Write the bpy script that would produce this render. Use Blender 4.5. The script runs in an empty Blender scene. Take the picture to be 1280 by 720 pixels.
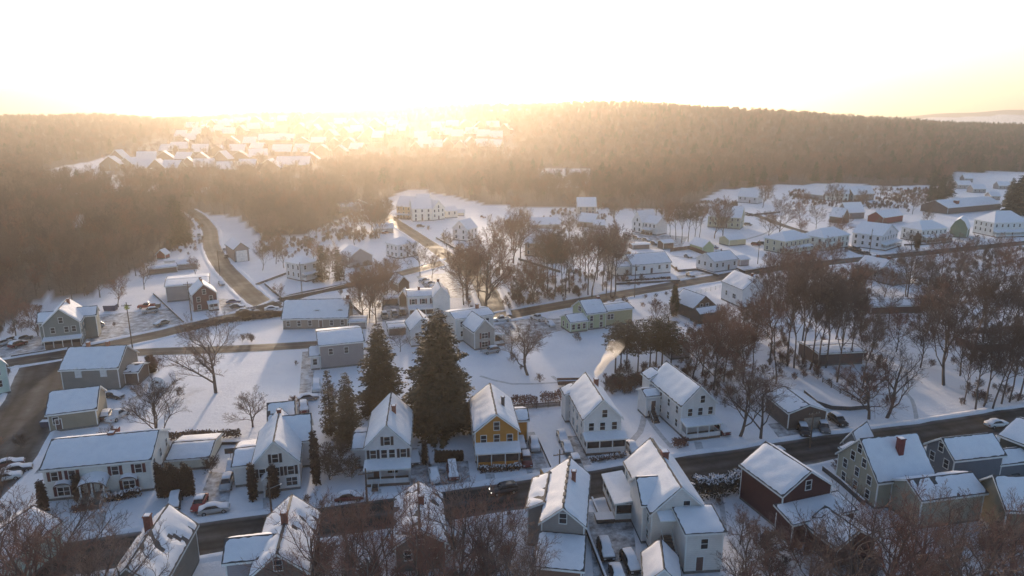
import bpy, bmesh, math, random
import numpy as np
from mathutils import Vector, Matrix

S = bpy.context.scene
COL = S.collection
# ------------------------------------------------------------------ camera, sky, sun, exposure
CAM_H = 60.0
PITCH = math.radians(14.15)
FPX = 853.3
cam_d = bpy.data.cameras.new("camera")
cam_d.sensor_width = 36.0
cam_d.lens = 24.0
cam_d.clip_start = 0.5
cam_d.clip_end = 30000
cam = bpy.data.objects.new("camera", cam_d)
COL.objects.link(cam)
cam.location = (0, 0, CAM_H)
cam.rotation_euler = (math.pi / 2 - PITCH, 0, 0)
S.camera = cam

SUN_EL = math.radians(8.0)
SUN_AZ = math.radians(-10.0)          # measured from +Y towards +X
w = bpy.data.worlds.new("World")
S.world = w
w.use_nodes = True
nt = w.node_tree
nt.nodes.clear()
sky = nt.nodes.new("ShaderNodeTexSky")
sky.sky_type = 'NISHITA'
sky.sun_disc = False
sky.sun_elevation = SUN_EL
sky.sun_rotation = SUN_AZ
sky.altitude = 100
sky.air_density = 0.8
sky.dust_density = 1.8
sky.ozone_density = 1.8
bg = nt.nodes.new("ShaderNodeBackground")
bg.inputs[1].default_value = 0.15
wo = nt.nodes.new("ShaderNodeOutputWorld")
nt.links.new(sky.outputs[0], bg.inputs[0])
nt.links.new(bg.outputs[0], wo.inputs[0])
sd = bpy.data.lights.new("sun", 'SUN')
sd.energy = 2.6
sd.angle = math.radians(2.5)
sd.color = (1.0, 0.77, 0.56)
sun = bpy.data.objects.new("sun", sd)
COL.objects.link(sun)
sdir = Vector((math.sin(SUN_AZ) * math.cos(SUN_EL), math.cos(SUN_AZ) * math.cos(SUN_EL), math.sin(SUN_EL)))
sun.rotation_euler = sdir.to_track_quat('Z', 'Y').to_euler()
sun.location = (0, 0, 400)
S.view_settings.view_transform = 'Standard'
S.view_settings.look = 'None'
S.view_settings.exposure = 1.0
S.view_settings.gamma = 1.0
S.view_settings.use_curve_mapping = False
S.cycles.max_bounces = 5
S.cycles.diffuse_bounces = 2
S.cycles.glossy_bounces = 2
S.cycles.transmission_bounces = 2
S.cycles.transparent_max_bounces = 6
S.cycles.volume_bounces = 1
S.cycles.use_denoising = True
S.cycles.sample_clamp_indirect = 4.0
S.cycles.volume_step_rate = 4.0

CP, SP = math.cos(PITCH), math.sin(PITCH)


def project(x, y, z):
    q = z - CAM_H
    dep = y * CP - q * SP
    if dep < 1e-3:
        return None
    return 640 + FPX * x / dep, 360 - FPX * (q * CP + y * SP) / dep


def smooth(a, b, t):
    t = min(1, max(0, (t - a) / (b - a)))
    return t * t * (3 - 2 * t)


RIDGE = [(-600, 34), (0, 46), (200, 40), (330, 52), (480, 62), (600, 68), (720, 70), (840, 69), (920, 64), (1000, 56), (1100, 41), (1200, 25), (1300, 18), (2400, 14)]
FAR = [(-900, 170), (0, 236), (110, 225), (200, 190), (300, 150), (500, 130), (700, 110), (900, 60), (1000, 54), (1100, 62), (1200, 84), (1300, 92), (2600, 80)]


def lut(tab, v):
    if v <= tab[0][0]:
        return tab[0][1]
    for (a, b), (c, d) in zip(tab, tab[1:]):
        if v <= c:
            return b + (d - b) * (v - a) / (c - a)
    return tab[-1][1]


def terrain(x, y):
    if y < 560:
        return 0.0
    col = 640 + FPX / CP * x / y
    rg = lut(RIDGE, col)
    bump = 4 * math.sin(x * .006 + 1) * math.sin(y * .005) + 2.5 * math.sin(x * .017 + y * .011)
    z = (rg + bump) * smooth(720, 1500, y) * (1 - smooth(1650, 2700, y))
    z += (lut(FAR, col) + 10 * math.sin(col * .02 + 1) + 4 * math.sin(col * .071)) * smooth(3600, 4900, y) * (1 - .6 * smooth(5000, 6500, y))
    return z


def G(px, py, h=0.0):
    """the point of the ground (plus h) that the photograph shows at px, py"""
    dx, dy, dz = (px - 640) / FPX, CP + (360 - py) / FPX * SP, -SP + (360 - py) / FPX * CP
    if dz < -1e-4:
        t = (h - CAM_H) / dz
        if t * dy < 560:
            return Vector((dx * t, dy * t, h))
    t = 300.0
    while t < 7000:
        if CAM_H + dz * t <= terrain(dx * t, dy * t) + h:
            break
        t += 4
    return Vector((dx * t, dy * t, terrain(dx * t, dy * t) + h))


def zat(p, py):
    """height at which the upright line over p crosses photo row py"""
    k = (360 - py) / FPX
    return CAM_H + p.y * (k * CP - SP) / (CP + k * SP)


# ------------------------------------------------------------------ materials
MATS = {}


def mat(name, build):
    if name in MATS:
        return MATS[name]
    m = bpy.data.materials.new(name)
    m.use_nodes = True
    t = m.node_tree
    p = t.nodes["Principled BSDF"]
    build(t, p)
    MATS[name] = m
    return m


def N(t, kind, **kw):
    n = t.nodes.new(kind)
    for k, v in kw.items():
        if k in n.inputs:
            n.inputs[k].default_value = v
        else:
            setattr(n, k, v)
    return n


def noise(t, scale, detail=4, rough=.6, coord='Object', dist=0.0):
    tc = N(t, "ShaderNodeTexCoord")
    n = N(t, "ShaderNodeTexNoise")
    n.inputs["Scale"].default_value = scale
    n.inputs["Detail"].default_value = detail
    n.inputs["Roughness"].default_value = rough
    n.inputs["Distortion"].default_value = dist
    t.links.new(tc.outputs[coord], n.inputs["Vector"])
    return n.outputs[0]


def ramp(t, src, stops, const=False):
    r = N(t, "ShaderNodeValToRGB")
    e = r.color_ramp.elements
    while len(e) < len(stops):
        e.new(0.5)
    for i, (pos, c) in enumerate(stops):
        e[i].position = pos
        e[i].color = (c, c, c, 1) if isinstance(c, (int, float)) else (*c, 1)
    if const:
        r.color_ramp.interpolation = 'CONSTANT'
    t.links.new(src, r.inputs[0])
    return r.outputs[0]


def mixc(t, fac, a, b):
    m = N(t, "ShaderNodeMix", data_type='RGBA')
    if isinstance(fac, (int, float)):
        m.inputs[0].default_value = fac
    else:
        t.links.new(fac, m.inputs[0])
    for i, v in ((6, a), (7, b)):
        if isinstance(v, tuple):
            m.inputs[i].default_value = (*v, 1)
        else:
            t.links.new(v, m.inputs[i])
    return m.outputs[2]


def bump(t, p, src, strength=.3, dist=.05):
    b = N(t, "ShaderNodeBump")
    b.inputs["Strength"].default_value = strength
    b.inputs["Distance"].default_value = dist
    t.links.new(src, b.inputs["Height"])
    t.links.new(b.outputs[0], p.inputs["Normal"])


def plain(name, c, rough=.7, metal=0.0, var=.25, scale=2.0):
    def f(t, p):
        n = noise(t, scale)
        r = ramp(t, n, [(.3, tuple(v * (1 - var) for v in c)), (.7, tuple(min(1, v * (1 + var)) for v in c))])
        t.links.new(r, p.inputs["Base Color"])
        p.inputs["Roughness"].default_value = rough
        p.inputs["Metallic"].default_value = metal
    return mat(name, f)


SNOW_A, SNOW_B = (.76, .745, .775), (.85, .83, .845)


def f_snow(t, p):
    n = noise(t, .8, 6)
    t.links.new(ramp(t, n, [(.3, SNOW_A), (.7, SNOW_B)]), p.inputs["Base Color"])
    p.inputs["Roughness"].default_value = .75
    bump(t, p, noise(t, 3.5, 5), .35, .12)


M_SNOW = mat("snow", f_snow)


def roof_mat(name, bare, shingle=(.07, .065, .065)):
    """snow lying on shingles, worn through in places"""
    def f(t, p):
        n = noise(t, .55, 8, .68)
        n2 = noise(t, 6, 3, .6)
        mx = N(t, "ShaderNodeMath", operation='ADD')
        t.links.new(n, mx.inputs[0])
        m2 = N(t, "ShaderNodeMath", operation='MULTIPLY')
        t.links.new(n2, m2.inputs[0])
        m2.inputs[1].default_value = .22
        t.links.new(m2.outputs[0], mx.inputs[1])
        lo = .45 + (bare - .5) * .5
        fac = ramp(t, mx.outputs[0], [(max(0.01, lo - .05), 0.0), (lo + .05, 1.0)])
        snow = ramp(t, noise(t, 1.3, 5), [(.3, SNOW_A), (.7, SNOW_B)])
        sh = mixc(t, .55 if bare < .5 else .3, shingle, (.55, .55, .57))
        t.links.new(mixc(t, fac, sh, snow), p.inputs["Base Color"])
        p.inputs["Roughness"].default_value = .7
        bump(t, p, mx.outputs[0], .3, .1)
    return mat(name, f)


def siding(name, c):
    def f(t, p):
        tc = N(t, "ShaderNodeTexCoord")
        wv = N(t, "ShaderNodeTexWave", wave_type='BANDS', bands_direction='Z', wave_profile='SAW')
        wv.inputs["Scale"].default_value = 1.1
        t.links.new(tc.outputs['Object'], wv.inputs["Vector"])
        n = noise(t, .6, 5)
        base = ramp(t, n, [(.25, tuple(v * .84 for v in c)), (.75, tuple(min(1, v * 1.08) for v in c))])
        lines = ramp(t, wv.outputs[0], [(0.0, .78), (.18, 1.0)])
        mm = N(t, "ShaderNodeMix", data_type='RGBA', blend_type='MULTIPLY')
        mm.inputs[0].default_value = 1
        t.links.new(base, mm.inputs[6])
        t.links.new(lines, mm.inputs[7])
        t.links.new(mm.outputs[2], p.inputs["Base Color"])
        p.inputs["Roughness"].default_value = .6
        bump(t, p, wv.outputs[0], .4, .03)
    return mat(name, f)


def f_glass(t, p):
    n = noise(t, .35, 2)
    t.links.new(ramp(t, n, [(.4, (.012, .014, .018)), (.6, (.05, .05, .055))]), p.inputs["Base Color"])
    p.inputs["Roughness"].default_value = .12


M_GLASS = mat("window_glass", f_glass)
M_TRIM = plain("white_trim", (.72, .72, .70), .5, var=.06)
M_DTRIM = plain("dark_trim", (.07, .06, .055), .6)
M_SHUT = plain("dark_shutter", (.03, .025, .03), .6)
M_RSHUT = plain("maroon_shutter", (.09, .02, .025), .6)
M_BRICK = plain("chimney_brick", (.20, .07, .05), .85, var=.35, scale=6)
M_FOUND = plain("foundation_stone", (.16, .15, .14), .9, scale=3)
M_WOOD = plain("weathered_wood", (.14, .10, .075), .85, scale=4)
M_BARK = plain("bark", (.12, .09, .075), .9, var=.35, scale=3)
M_TWIG = plain("twig", (.185, .12, .095), .85, var=.3, scale=.5)
M_TWIGD = plain("twig_brown", (.12, .078, .062), .85, var=.3, scale=.5)
M_TWIGR = plain("twig_red", (.185, .092, .068), .85, var=.3, scale=.5)
M_METAL = plain("galvanised_metal", (.35, .36, .37), .45, .6)


def f_needle(t, p):
    n = noise(t, .9, 4)
    t.links.new(ramp(t, n, [(.3, (.045, .040, .022)), (.55, (.085, .062, .034)), (.75, (.15, .09, .05))]), p.inputs["Base Color"])
    p.inputs["Roughness"].default_value = .8


def f_needleg(t, p):
    n = noise(t, .9, 4)
    t.links.new(ramp(t, n, [(.3, (.022, .035, .020)), (.7, (.055, .068, .032))]), p.inputs["Base Color"])
    p.inputs["Roughness"].default_value = .8


def f_arb(t, p):
    n = noise(t, 1.6, 4)
    t.links.new(ramp(t, n, [(.3, (.040, .026, .018)), (.7, (.085, .045, .032))]), p.inputs["Base Color"])
    p.inputs["Roughness"].default_value = .85


M_NEEDLE = mat("spruce_needles", f_needle)
M_NEEDLEG = mat("pine_needles", f_needleg)
M_ARB = mat("arborvitae_foliage", f_arb)


def f_road(t, p):
    uv = N(t, "ShaderNodeTexCoord")
    sx = N(t, "ShaderNodeSeparateXYZ")
    t.links.new(uv.outputs['UV'], sx.inputs[0])
    # slush: towards the edges and between the wheel tracks
    tr = ramp(t, sx.outputs[0], [(0.0, 1.0), (.07, .45), (.16, .03), (.24, .14), (.34, .03), (.5, .30), (.66, .03), (.76, .14), (.84, .03), (.93, .45), (1.0, 1.0)])
    n = noise(t, .22, 7, .65)
    a = N(t, "ShaderNodeMath", operation='MULTIPLY')
    t.links.new(tr, a.inputs[0])
    t.links.new(ramp(t, n, [(.35, .15), (.7, 1.3)]), a.inputs[1])
    asp = ramp(t, noise(t, 1.1, 5), [(.3, (.020, .017, .016)), (.7, (.034, .029, .027))])
    t.links.new(mixc(t, a.outputs[0], asp, (.30, .29, .29)), p.inputs["Base Color"])
    t.links.new(ramp(t, noise(t, .15, 3), [(.35, .55), (.65, .80)]), p.inputs["Roughness"])
    p.inputs["Specular IOR Level"].default_value = .15


M_ROAD = mat("wet_asphalt", f_road)


def f_drive(t, p):
    n = noise(t, .5, 7, .7)
    t.links.new(ramp(t, n, [(.38, (.17, .165, .165)), (.5, (.40, .40, .42)), (.62, (.66, .68, .71))]), p.inputs["Base Color"])
    p.inputs["Roughness"].default_value = .7
    bump(t, p, noise(t, 2.5, 5), .4, .08)


M_DRIVE = mat("slushy_driveway", f_drive)


def f_yard(t, p):
    n = noise(t, .35, 7, .7)
    t.links.new(ramp(t, n, [(.3, (.06, .055, .05)), (.62, (.10, .09, .085)), (.74, (.5, .5, .52))]), p.inputs["Base Color"])
    p.inputs["Roughness"].default_value = .6


M_YARD = mat("trodden_asphalt_lot", f_yard)


# ------------------------------------------------------------------ object helpers
def tag(o, label=None, cat=None, group=None, kind=None):
    if label:
        o["label"] = label
    if cat:
        o["category"] = cat
    if group:
        o["group"] = group
    if kind:
        o["kind"] = kind
    return o


def link(o, parent=None):
    COL.objects.link(o)
    if parent is not None:
        o.parent = parent
    return o


def empty(name, loc=(0, 0, 0), rz=0.0, **kw):
    o = bpy.data.objects.new(name, None)
    o.empty_display_size = .5
    o.location = loc
    o.rotation_euler = (0, 0, rz)
    return tag(link(o), **kw)


class MB:
    def __init__(s):
        s.v, s.f, s.m, s.uv = [], [], [], None

    def quad(s, a, b, c, d, m=0):
        i = len(s.v)
        s.v += [a, b, c, d]
        s.f.append((i, i + 1, i + 2, i + 3))
        s.m.append(m)

    def poly(s, pts, m=0):
        i = len(s.v)
        s.v += list(pts)
        s.f.append(tuple(range(i, i + len(pts))))
        s.m.append(m)

    def box(s, x0, x1, y0, y1, z0, z1, m=0, top=None):
        i = len(s.v)
        s.v += [(x0, y0, z0), (x1, y0, z0), (x1, y1, z0), (x0, y1, z0), (x0, y0, z1), (x1, y0, z1), (x1, y1, z1), (x0, y1, z1)]
        fs = [(0, 3, 2, 1), (4, 5, 6, 7), (0, 1, 5, 4), (1, 2, 6, 5), (2, 3, 7, 6), (3, 0, 4, 7)]
        for k, f in enumerate(fs):
            s.f.append(tuple(i + q for q in f))
            s.m.append(top if (k == 1 and top is not None) else m)

    def slab(s, pts, th, mtop=0, mside=1):
        """closed slab: pts is the upper face, th its thickness downwards"""
        n = len(pts)
        i = len(s.v)
        s.v += [tuple(p) for p in pts] + [(p[0], p[1], p[2] - th) for p in pts]
        s.f.append(tuple(range(i, i + n)))
        s.m.append(mtop)
        s.f.append(tuple(range(i + 2 * n - 1, i + n - 1, -1)))
        s.m.append(mside)
        for k in range(n):
            j = (k + 1) % n
            s.f.append((i + k, i + n + k, i + n + j, i + j))
            s.m.append(mside)

    def tube(s, a, b, r0, r1, n=6, m=0):
        a, b = Vector(a), Vector(b)
        d = (b - a).normalized()
        u = d.orthogonal().normalized()
        v = d.cross(u)
        i = len(s.v)
        for p, r in ((a, r0), (b, r1)):
            for k in range(n):
                t = 2 * math.pi * k / n
                s.v.append(tuple(p + (u * math.cos(t) + v * math.sin(t)) * r))
        for k in range(n):
            j = (k + 1) % n
            s.f.append((i + k, i + j, i + n + j, i + n + k))
            s.m.append(m)
        s.f.append(tuple(i + k for k in range(n - 1, -1, -1)))
        s.m.append(m)
        s.f.append(tuple(i + n + k for k in range(n)))
        s.m.append(m)

    def mesh(s, name, mats):
        me = bpy.data.meshes.new(name)
        me.from_pydata([tuple(p) for p in s.v], [], s.f)
        for m in mats:
            me.materials.append(m)
        if len(mats) > 1:
            me.polygons.foreach_set("material_index", s.m)
        me.update()
        return me

    def build(s, name, mats, parent=None, **kw):
        if not isinstance(mats, (list, tuple)):
            mats = [mats]
        o = bpy.data.objects.new(name, s.mesh(name, mats))
        link(o, parent)
        return tag(o, **kw)


def inst(name, me, parent=None, loc=(0, 0, 0), rz=0.0, sc=(1, 1, 1), **kw):
    o = bpy.data.objects.new(name, me)
    o.location = loc
    o.rotation_euler = (0, 0, rz)
    o.scale = sc
    link(o, parent)
    return tag(o, **kw)


def fast_mesh(name, verts, faces, mats, midx=None):
    """verts (n,3) array, faces (m,k) array"""
    me = bpy.data.meshes.new(name)
    k = faces.shape[1]
    me.vertices.add(len(verts))
    me.vertices.foreach_set("co", np.asarray(verts, np.float32).ravel())
    me.loops.add(faces.size)
    me.loops.foreach_set("vertex_index", faces.astype(np.int32).ravel())
    me.polygons.add(len(faces))
    me.polygons.foreach_set("loop_start", np.arange(0, faces.size, k, dtype=np.int32))
    me.polygons.foreach_set("loop_total", np.full(len(faces), k, np.int32))
    for m in mats:
        me.materials.append(m)
    if midx is not None:
        me.polygons.foreach_set("material_index", np.asarray(midx, np.int32))
    me.update(calc_edges=True)
    return me


# ------------------------------------------------------------------ terrain
def in_poly(px, py, poly):
    c = False
    j = len(poly) - 1
    for i in range(len(poly)):
        xi, yi = poly[i]
        xj, yj = poly[j]
        if (yi > py) != (yj > py) and px < (xj - xi) * (py - yi) / (yj - yi) + xi:
            c = not c
        j = i
    return c


# ground outline of the wood (line of its near edge) and its clearings, given as photo positions of ground points
EDGE = [(-400, 425), (0, 412), (40, 385), (60, 372), (110, 372), (150, 350), (190, 328), (235, 300), (252, 266), (300, 272), (330, 300), (385, 292), (430, 272), (480, 250),
        (520, 236), (560, 243), (620, 256), (700, 258), (780, 262), (860, 262), (900, 236), (960, 232), (1040, 230), (1100, 232), (1180, 232), (1195, 216), (1280, 214), (1700, 214)]
CLEAR = [[(95, 243), (40, 226), (60, 212), (120, 200), (200, 172), (260, 154), (330, 150), (400, 158), (480, 154), (560, 152), (640, 156), (645, 198), (505, 200), (450, 200), (405, 238), (200, 243)],
         [(672, 235), (672, 211), (738, 211), (738, 235)],
         [(85, 285), (95, 268), (150, 270), (160, 280)],
         [(1190, 240), (1195, 219), (1270, 219), (1270, 240)]]


GROVE = [(128, 214), (150, 188), (230, 160), (330, 150), (660, 148), (660, 200), (450, 200), (405, 236), (240, 238), (200, 228), (150, 224)]


def wooded(x, y):
    z = terrain(x, y)
    pr = project(x, y, z)
    if pr is None:
        return 0
    px, py = pr
    if y < 150:
        return 0
    if y > 2800:
        return 0 if (y < 4400 and px > 1150) else 1
    if py > lut(EDGE, px) + 1.6 * math.sin(x * .09) * math.sin(y * .06) + 1.2 * math.sin(x * .031 + 2):
        return 0
    for c in CLEAR:
        if in_poly(px, py, c):
            return 0
    return 1


def make_ground():
    rings = [15, 30, 45] + [60 + 12 * i for i in range(56)]
    r = rings[-1]
    while r < 7400:
        r *= 1.022
        rings.append(r)
    az = list(np.radians(np.concatenate([np.arange(-180, -56, 6), np.arange(-54, 54.01, .45), np.arange(60, 180, 6)])))
    verts, fac = [(0, 0, 0)], []
    mask = [0.0]
    na = len(az)
    for r in rings:
        for a in az:
            x, y = r * math.sin(a), r * math.cos(a)
            verts.append((x, y, terrain(x, y)))
            g_ = 0.0
            if y > 600:
                pr = project(x, y, verts[-1][2])
                if pr and in_poly(pr[0], pr[1], GROVE):
                    g_ = .9
            mask.append(max(g_, float(wooded(x, y))) if y > 0 else 0.0)
    faces = []
    for i in range(len(rings) - 1):
        for j in range(na):
            k = (j + 1) % na
            faces.append((1 + i * na + j, 1 + i * na + k, 1 + (i + 1) * na + k, 1 + (i + 1) * na + j))
    me = bpy.data.meshes.new("ground")
    tri = [(0, 1 + (j + 1) % na, 1 + j) for j in range(na)]
    me.from_pydata(verts, [], faces + tri)
    at = me.attributes.new("wood", 'FLOAT', 'POINT')
    at.data.foreach_set("value", mask)

    def f(t, p):
        a = N(t, "ShaderNodeAttribute", attribute_name="wood")
        n1 = noise(t, .06, 8, .65)
        n2 = noise(t, .5, 6, .7)
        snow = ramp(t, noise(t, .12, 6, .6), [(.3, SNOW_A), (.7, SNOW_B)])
        dirt = ramp(t, n2, [(.3, (.10, .075, .06)), (.6, (.24, .2, .17)), (.8, (.55, .54, .54))])
        thin = ramp(t, n1, [(.62, 0.0), (.80, .55)])
        op = mixc(t, thin, snow, dirt)
        litter = ramp(t, n2, [(.3, (.07, .042, .030)), (.62, (.13, .085, .065)), (.78, (.45, .42, .40))])
        t.links.new(mixc(t, a.outputs['Fac'], op, litter), p.inputs["Base Color"])
        p.inputs["Roughness"].default_value = .8
        bump(t, p, noise(t, .9, 6, .65), .6, .35)
    me.materials.append(mat("snowy_ground", f))
    me.shade_smooth()
    o = link(bpy.data.objects.new("ground", me))
    tag(o, "snow covered ground rolling back from the village to wooded hills", kind="structure")


make_ground()


def poly_sheet(name, pxpts, z, m, **kw):
    b = MB()
    pts = [G(*p) for p in pxpts]
    a = sum((p.x * q.y - q.x * p.y) for p, q in zip(pts, pts[1:] + pts[:1]))
    if a < 0:
        pts.reverse()
    b.poly([(p.x, p.y, z) for p in pts])
    return b.build(name, m, **kw)


def spline(pts, step=4.0):
    out = []
    P = [pts[0] * 2 - pts[1]] + pts + [pts[-1] * 2 - pts[-2]]
    for i in range(1, len(P) - 2):
        n = max(2, int((P[i + 1] - P[i]).length / step))
        for k in range(n):
            t = k / n
            a, b, c, d = P[i - 1], P[i], P[i + 1], P[i + 2]
            out.append(.5 * ((2 * b) + (c - a) * t + (2 * a - 5 * b + 4 * c - d) * t * t + (3 * b - a - 3 * c + d) * t ** 3))
    out.append(P[-2])
    return out


ROADS = []


def road(name, px, width, z=.02, m=None, bank=True, label=None):
    pts = spline([G(*p) for p in px])
    ROADS.append((pts, width))
    V, F, UV = [], [], []
    acc = 0
    cols = 5
    sides = []
    for i, p in enumerate(pts):
        d = (pts[min(i + 1, len(pts) - 1)] - pts[max(i - 1, 0)]).normalized()
        n = Vector((-d.y, d.x, 0))
        sides.append((p, n))
        if i:
            acc += (p - pts[i - 1]).length
        for c in range(cols):
            u = c / (cols - 1)
            q = p + n * (u - .5) * width
            V.append((q.x, q.y, z))
            UV.append((u, acc / width))
        if i:
            a = (i - 1) * cols
            for c in range(cols - 1):
                F.append((a + c + 1, a + c, a + cols + c, a + cols + c + 1))
    me = bpy.data.meshes.new(name)
    me.from_pydata(V, [], F)
    uvl = me.uv_layers.new(name="UVMap")
    for l in me.loops:
        uvl.data[l.index].uv = UV[l.vertex_index]
    me.materials.append(m or M_ROAD)
    me.update()
    tag(link(bpy.data.objects.new(name, me)), label, kind="structure")
    if bank:                                    # ploughed ridge of snow on both kerbs
        rnd = random.Random(len(V))
        b = MB()
        for sgn in (-1, 1):
            prev = None
            ph = rnd.random() * 9
            for i, (p, n) in enumerate(sides):
                hgt = .16 + .16 * (math.sin(i * .9 + ph) * .5 + .5) + rnd.random() * .12
                wob = rnd.uniform(-.22, .22)
                row = []
                for off, h in ((-.25 + wob, .025), (.25 + wob, hgt * .8), (.8, hgt), (1.6, .03), (1.9, -.05)):
                    q = p + n * sgn * (width / 2 + off)
                    row.append((q.x, q.y, h))
                if prev:
                    for k in range(4):
                        if sgn > 0:
                            b.quad(prev[k], row[k], row[k + 1], prev[k + 1])
                        else:
                            b.quad(prev[k], prev[k + 1], row[k + 1], row[k])
                prev = row
        o = b.build("snow_bank", M_SNOW, kind="structure")
        tag(o, "low ploughed ridge of snow along both kerbs of the road")


def road_dist(x, y):
    best = 1e9
    for pts, wd in ROADS:
        for p in pts[::2]:
            d = math.hypot(p.x - x, p.y - y) - wd / 2
            if d < best:
                best = d
    return best


road("road", [(-120, 728), (0, 711), (120, 693), (250, 673), (400, 653), (560, 631), (720, 608), (850, 588), (950, 573), (1050, 557), (1170, 541), (1290, 521), (1400, 506)], 9.0,
     label="dark wet street crossing the front of the village")
road("road", [(-140, 480), (0, 456), (90, 441), (190, 420), (260, 403), (330, 387), (372, 370), (430, 358), (490, 345), (560, 327), (600, 318)], 8.0, .028,
     label="brown slushy road running past the long dormered house")
road("road", [(340, 386), (318, 372), (293, 348), (275, 328), (264, 305), (262, 288), (250, 272), (235, 262)], 8.0, .036,
     label="curved sunlit road climbing towards the wood on the left")
road("road", [(440, 250), (470, 263), (510, 288), (545, 311), (575, 332), (600, 352), (612, 372), (618, 395)], 8.0, .044,
     label="straight road rising between the white houses near the glow")
road("road", [(585, 404), (640, 393), (700, 382), (800, 364), (870, 352), (960, 337), (1060, 326), (1150, 317), (1290, 303), (1400, 294)], 8.4, .052,
     label="brown street crossing the middle of the village behind the pale green house")
road("road", [(60, 452), (170, 441), (280, 437), (390, 431), (440, 427)], 6.0, .060, bank=False,
     label="narrow lane in front of the long dormered house")
road("road", [(-60, 640), (0, 575), (30, 525), (50, 485), (60, 452)], 12.0, .068, label="wide dark junction road on the left edge")
road("road", [(905, 262), (940, 268), (985, 284), (1030, 297), (1080, 318)], 5.0, .076, bank=False, label="narrow lane dropping between the houses on the right")

M_PATH = plain("trodden_snow", (.50, .49, .50), .85, var=.25, scale=1.2)
for pth, wd in [([(122, 640), (124, 662)], 2.0), ([(334, 622), (336, 650)], 1.4), ([(471, 612), (473, 636)], 1.4), ([(612, 592), (616, 616)], 1.6), ([(752, 576), (760, 598)], 1.4), ([(872, 552), (880, 580)], 1.4),
                ([(380, 500), (360, 530), (350, 545)], 1.0), ([(160, 500), (185, 492), (205, 490)], 1.0), ([(690, 470), (712, 490), (716, 520)], .9), ([(800, 500), (815, 530), (840, 560)], .9),
                ([(600, 470), (640, 480), (700, 478)], .8), ([(405, 350), (430, 345), (460, 338)], 1.2), ([(545, 300), (590, 290), (640, 292)], 1.5), ([(840, 320), (880, 325), (890, 335)], 1.6), ([(930, 300), (960, 290), (975, 275)], 1.6),
                ([(1120, 480), (1140, 500), (1148, 540)], .8), ([(900, 620), (905, 660), (890, 700)], .8), ([(780, 560), (800, 540), (805, 520)], 1.2), ([(1060, 310), (1100, 318)], 1.6), ([(1200, 255), (1180, 262), (1160, 270)], 2), ([(110, 410), (160, 402), (200, 410)], 1.8), ([(150, 400), (200, 395), (220, 412)], 1.4)]:
    road("footpath", pth, wd, .009, M_PATH, False, "narrow trodden track across the snow")
ROADS = [r_ for r_ in ROADS if r_[1] > 3]
DRIVES = [
    [(378, 440), (398, 438), (388, 490), (374, 492)],
    [(262, 590), (292, 592), (282, 650), (238, 656)],
    [(515, 560), (535, 560), (545, 622), (512, 627)],
    [(535, 580), (585, 576), (590, 615), (548, 622)],
    [(646, 540), (668, 540), (690, 600), (662, 604)],
    [(700, 545), (722, 545), (745, 592), (716, 598)],
    [(735, 640), (790, 640), (800, 740), (745, 760)],
    [(960, 530), (1050, 520), (1062, 545), (980, 556)],
    [(440, 372), (520, 365), (520, 400), (440, 405)],
    [(520, 345), (570, 340), (600, 372), (540, 372)],
    [(0, 425), (50, 420), (60, 440), (0, 448)],
    [(110, 395), (215, 385), (228, 405), (110, 428)],
    [(272, 372), (320, 380), (318, 392), (280, 398)],
    [(0, 572), (55, 560), (58, 590), (-20, 605)],
    [(600, 400), (700, 398), (706, 412), (600, 440)],
    [(780, 290), (860, 296), (850, 312), (770, 310)],
    [(845, 345), (890, 340), (895, 350), (850, 356)],
]
for i, d in enumerate(DRIVES):
    poly_sheet("driveway", d, .012, M_DRIVE, label="slushy trodden parking ground with tyre marks", kind="structure")


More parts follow.
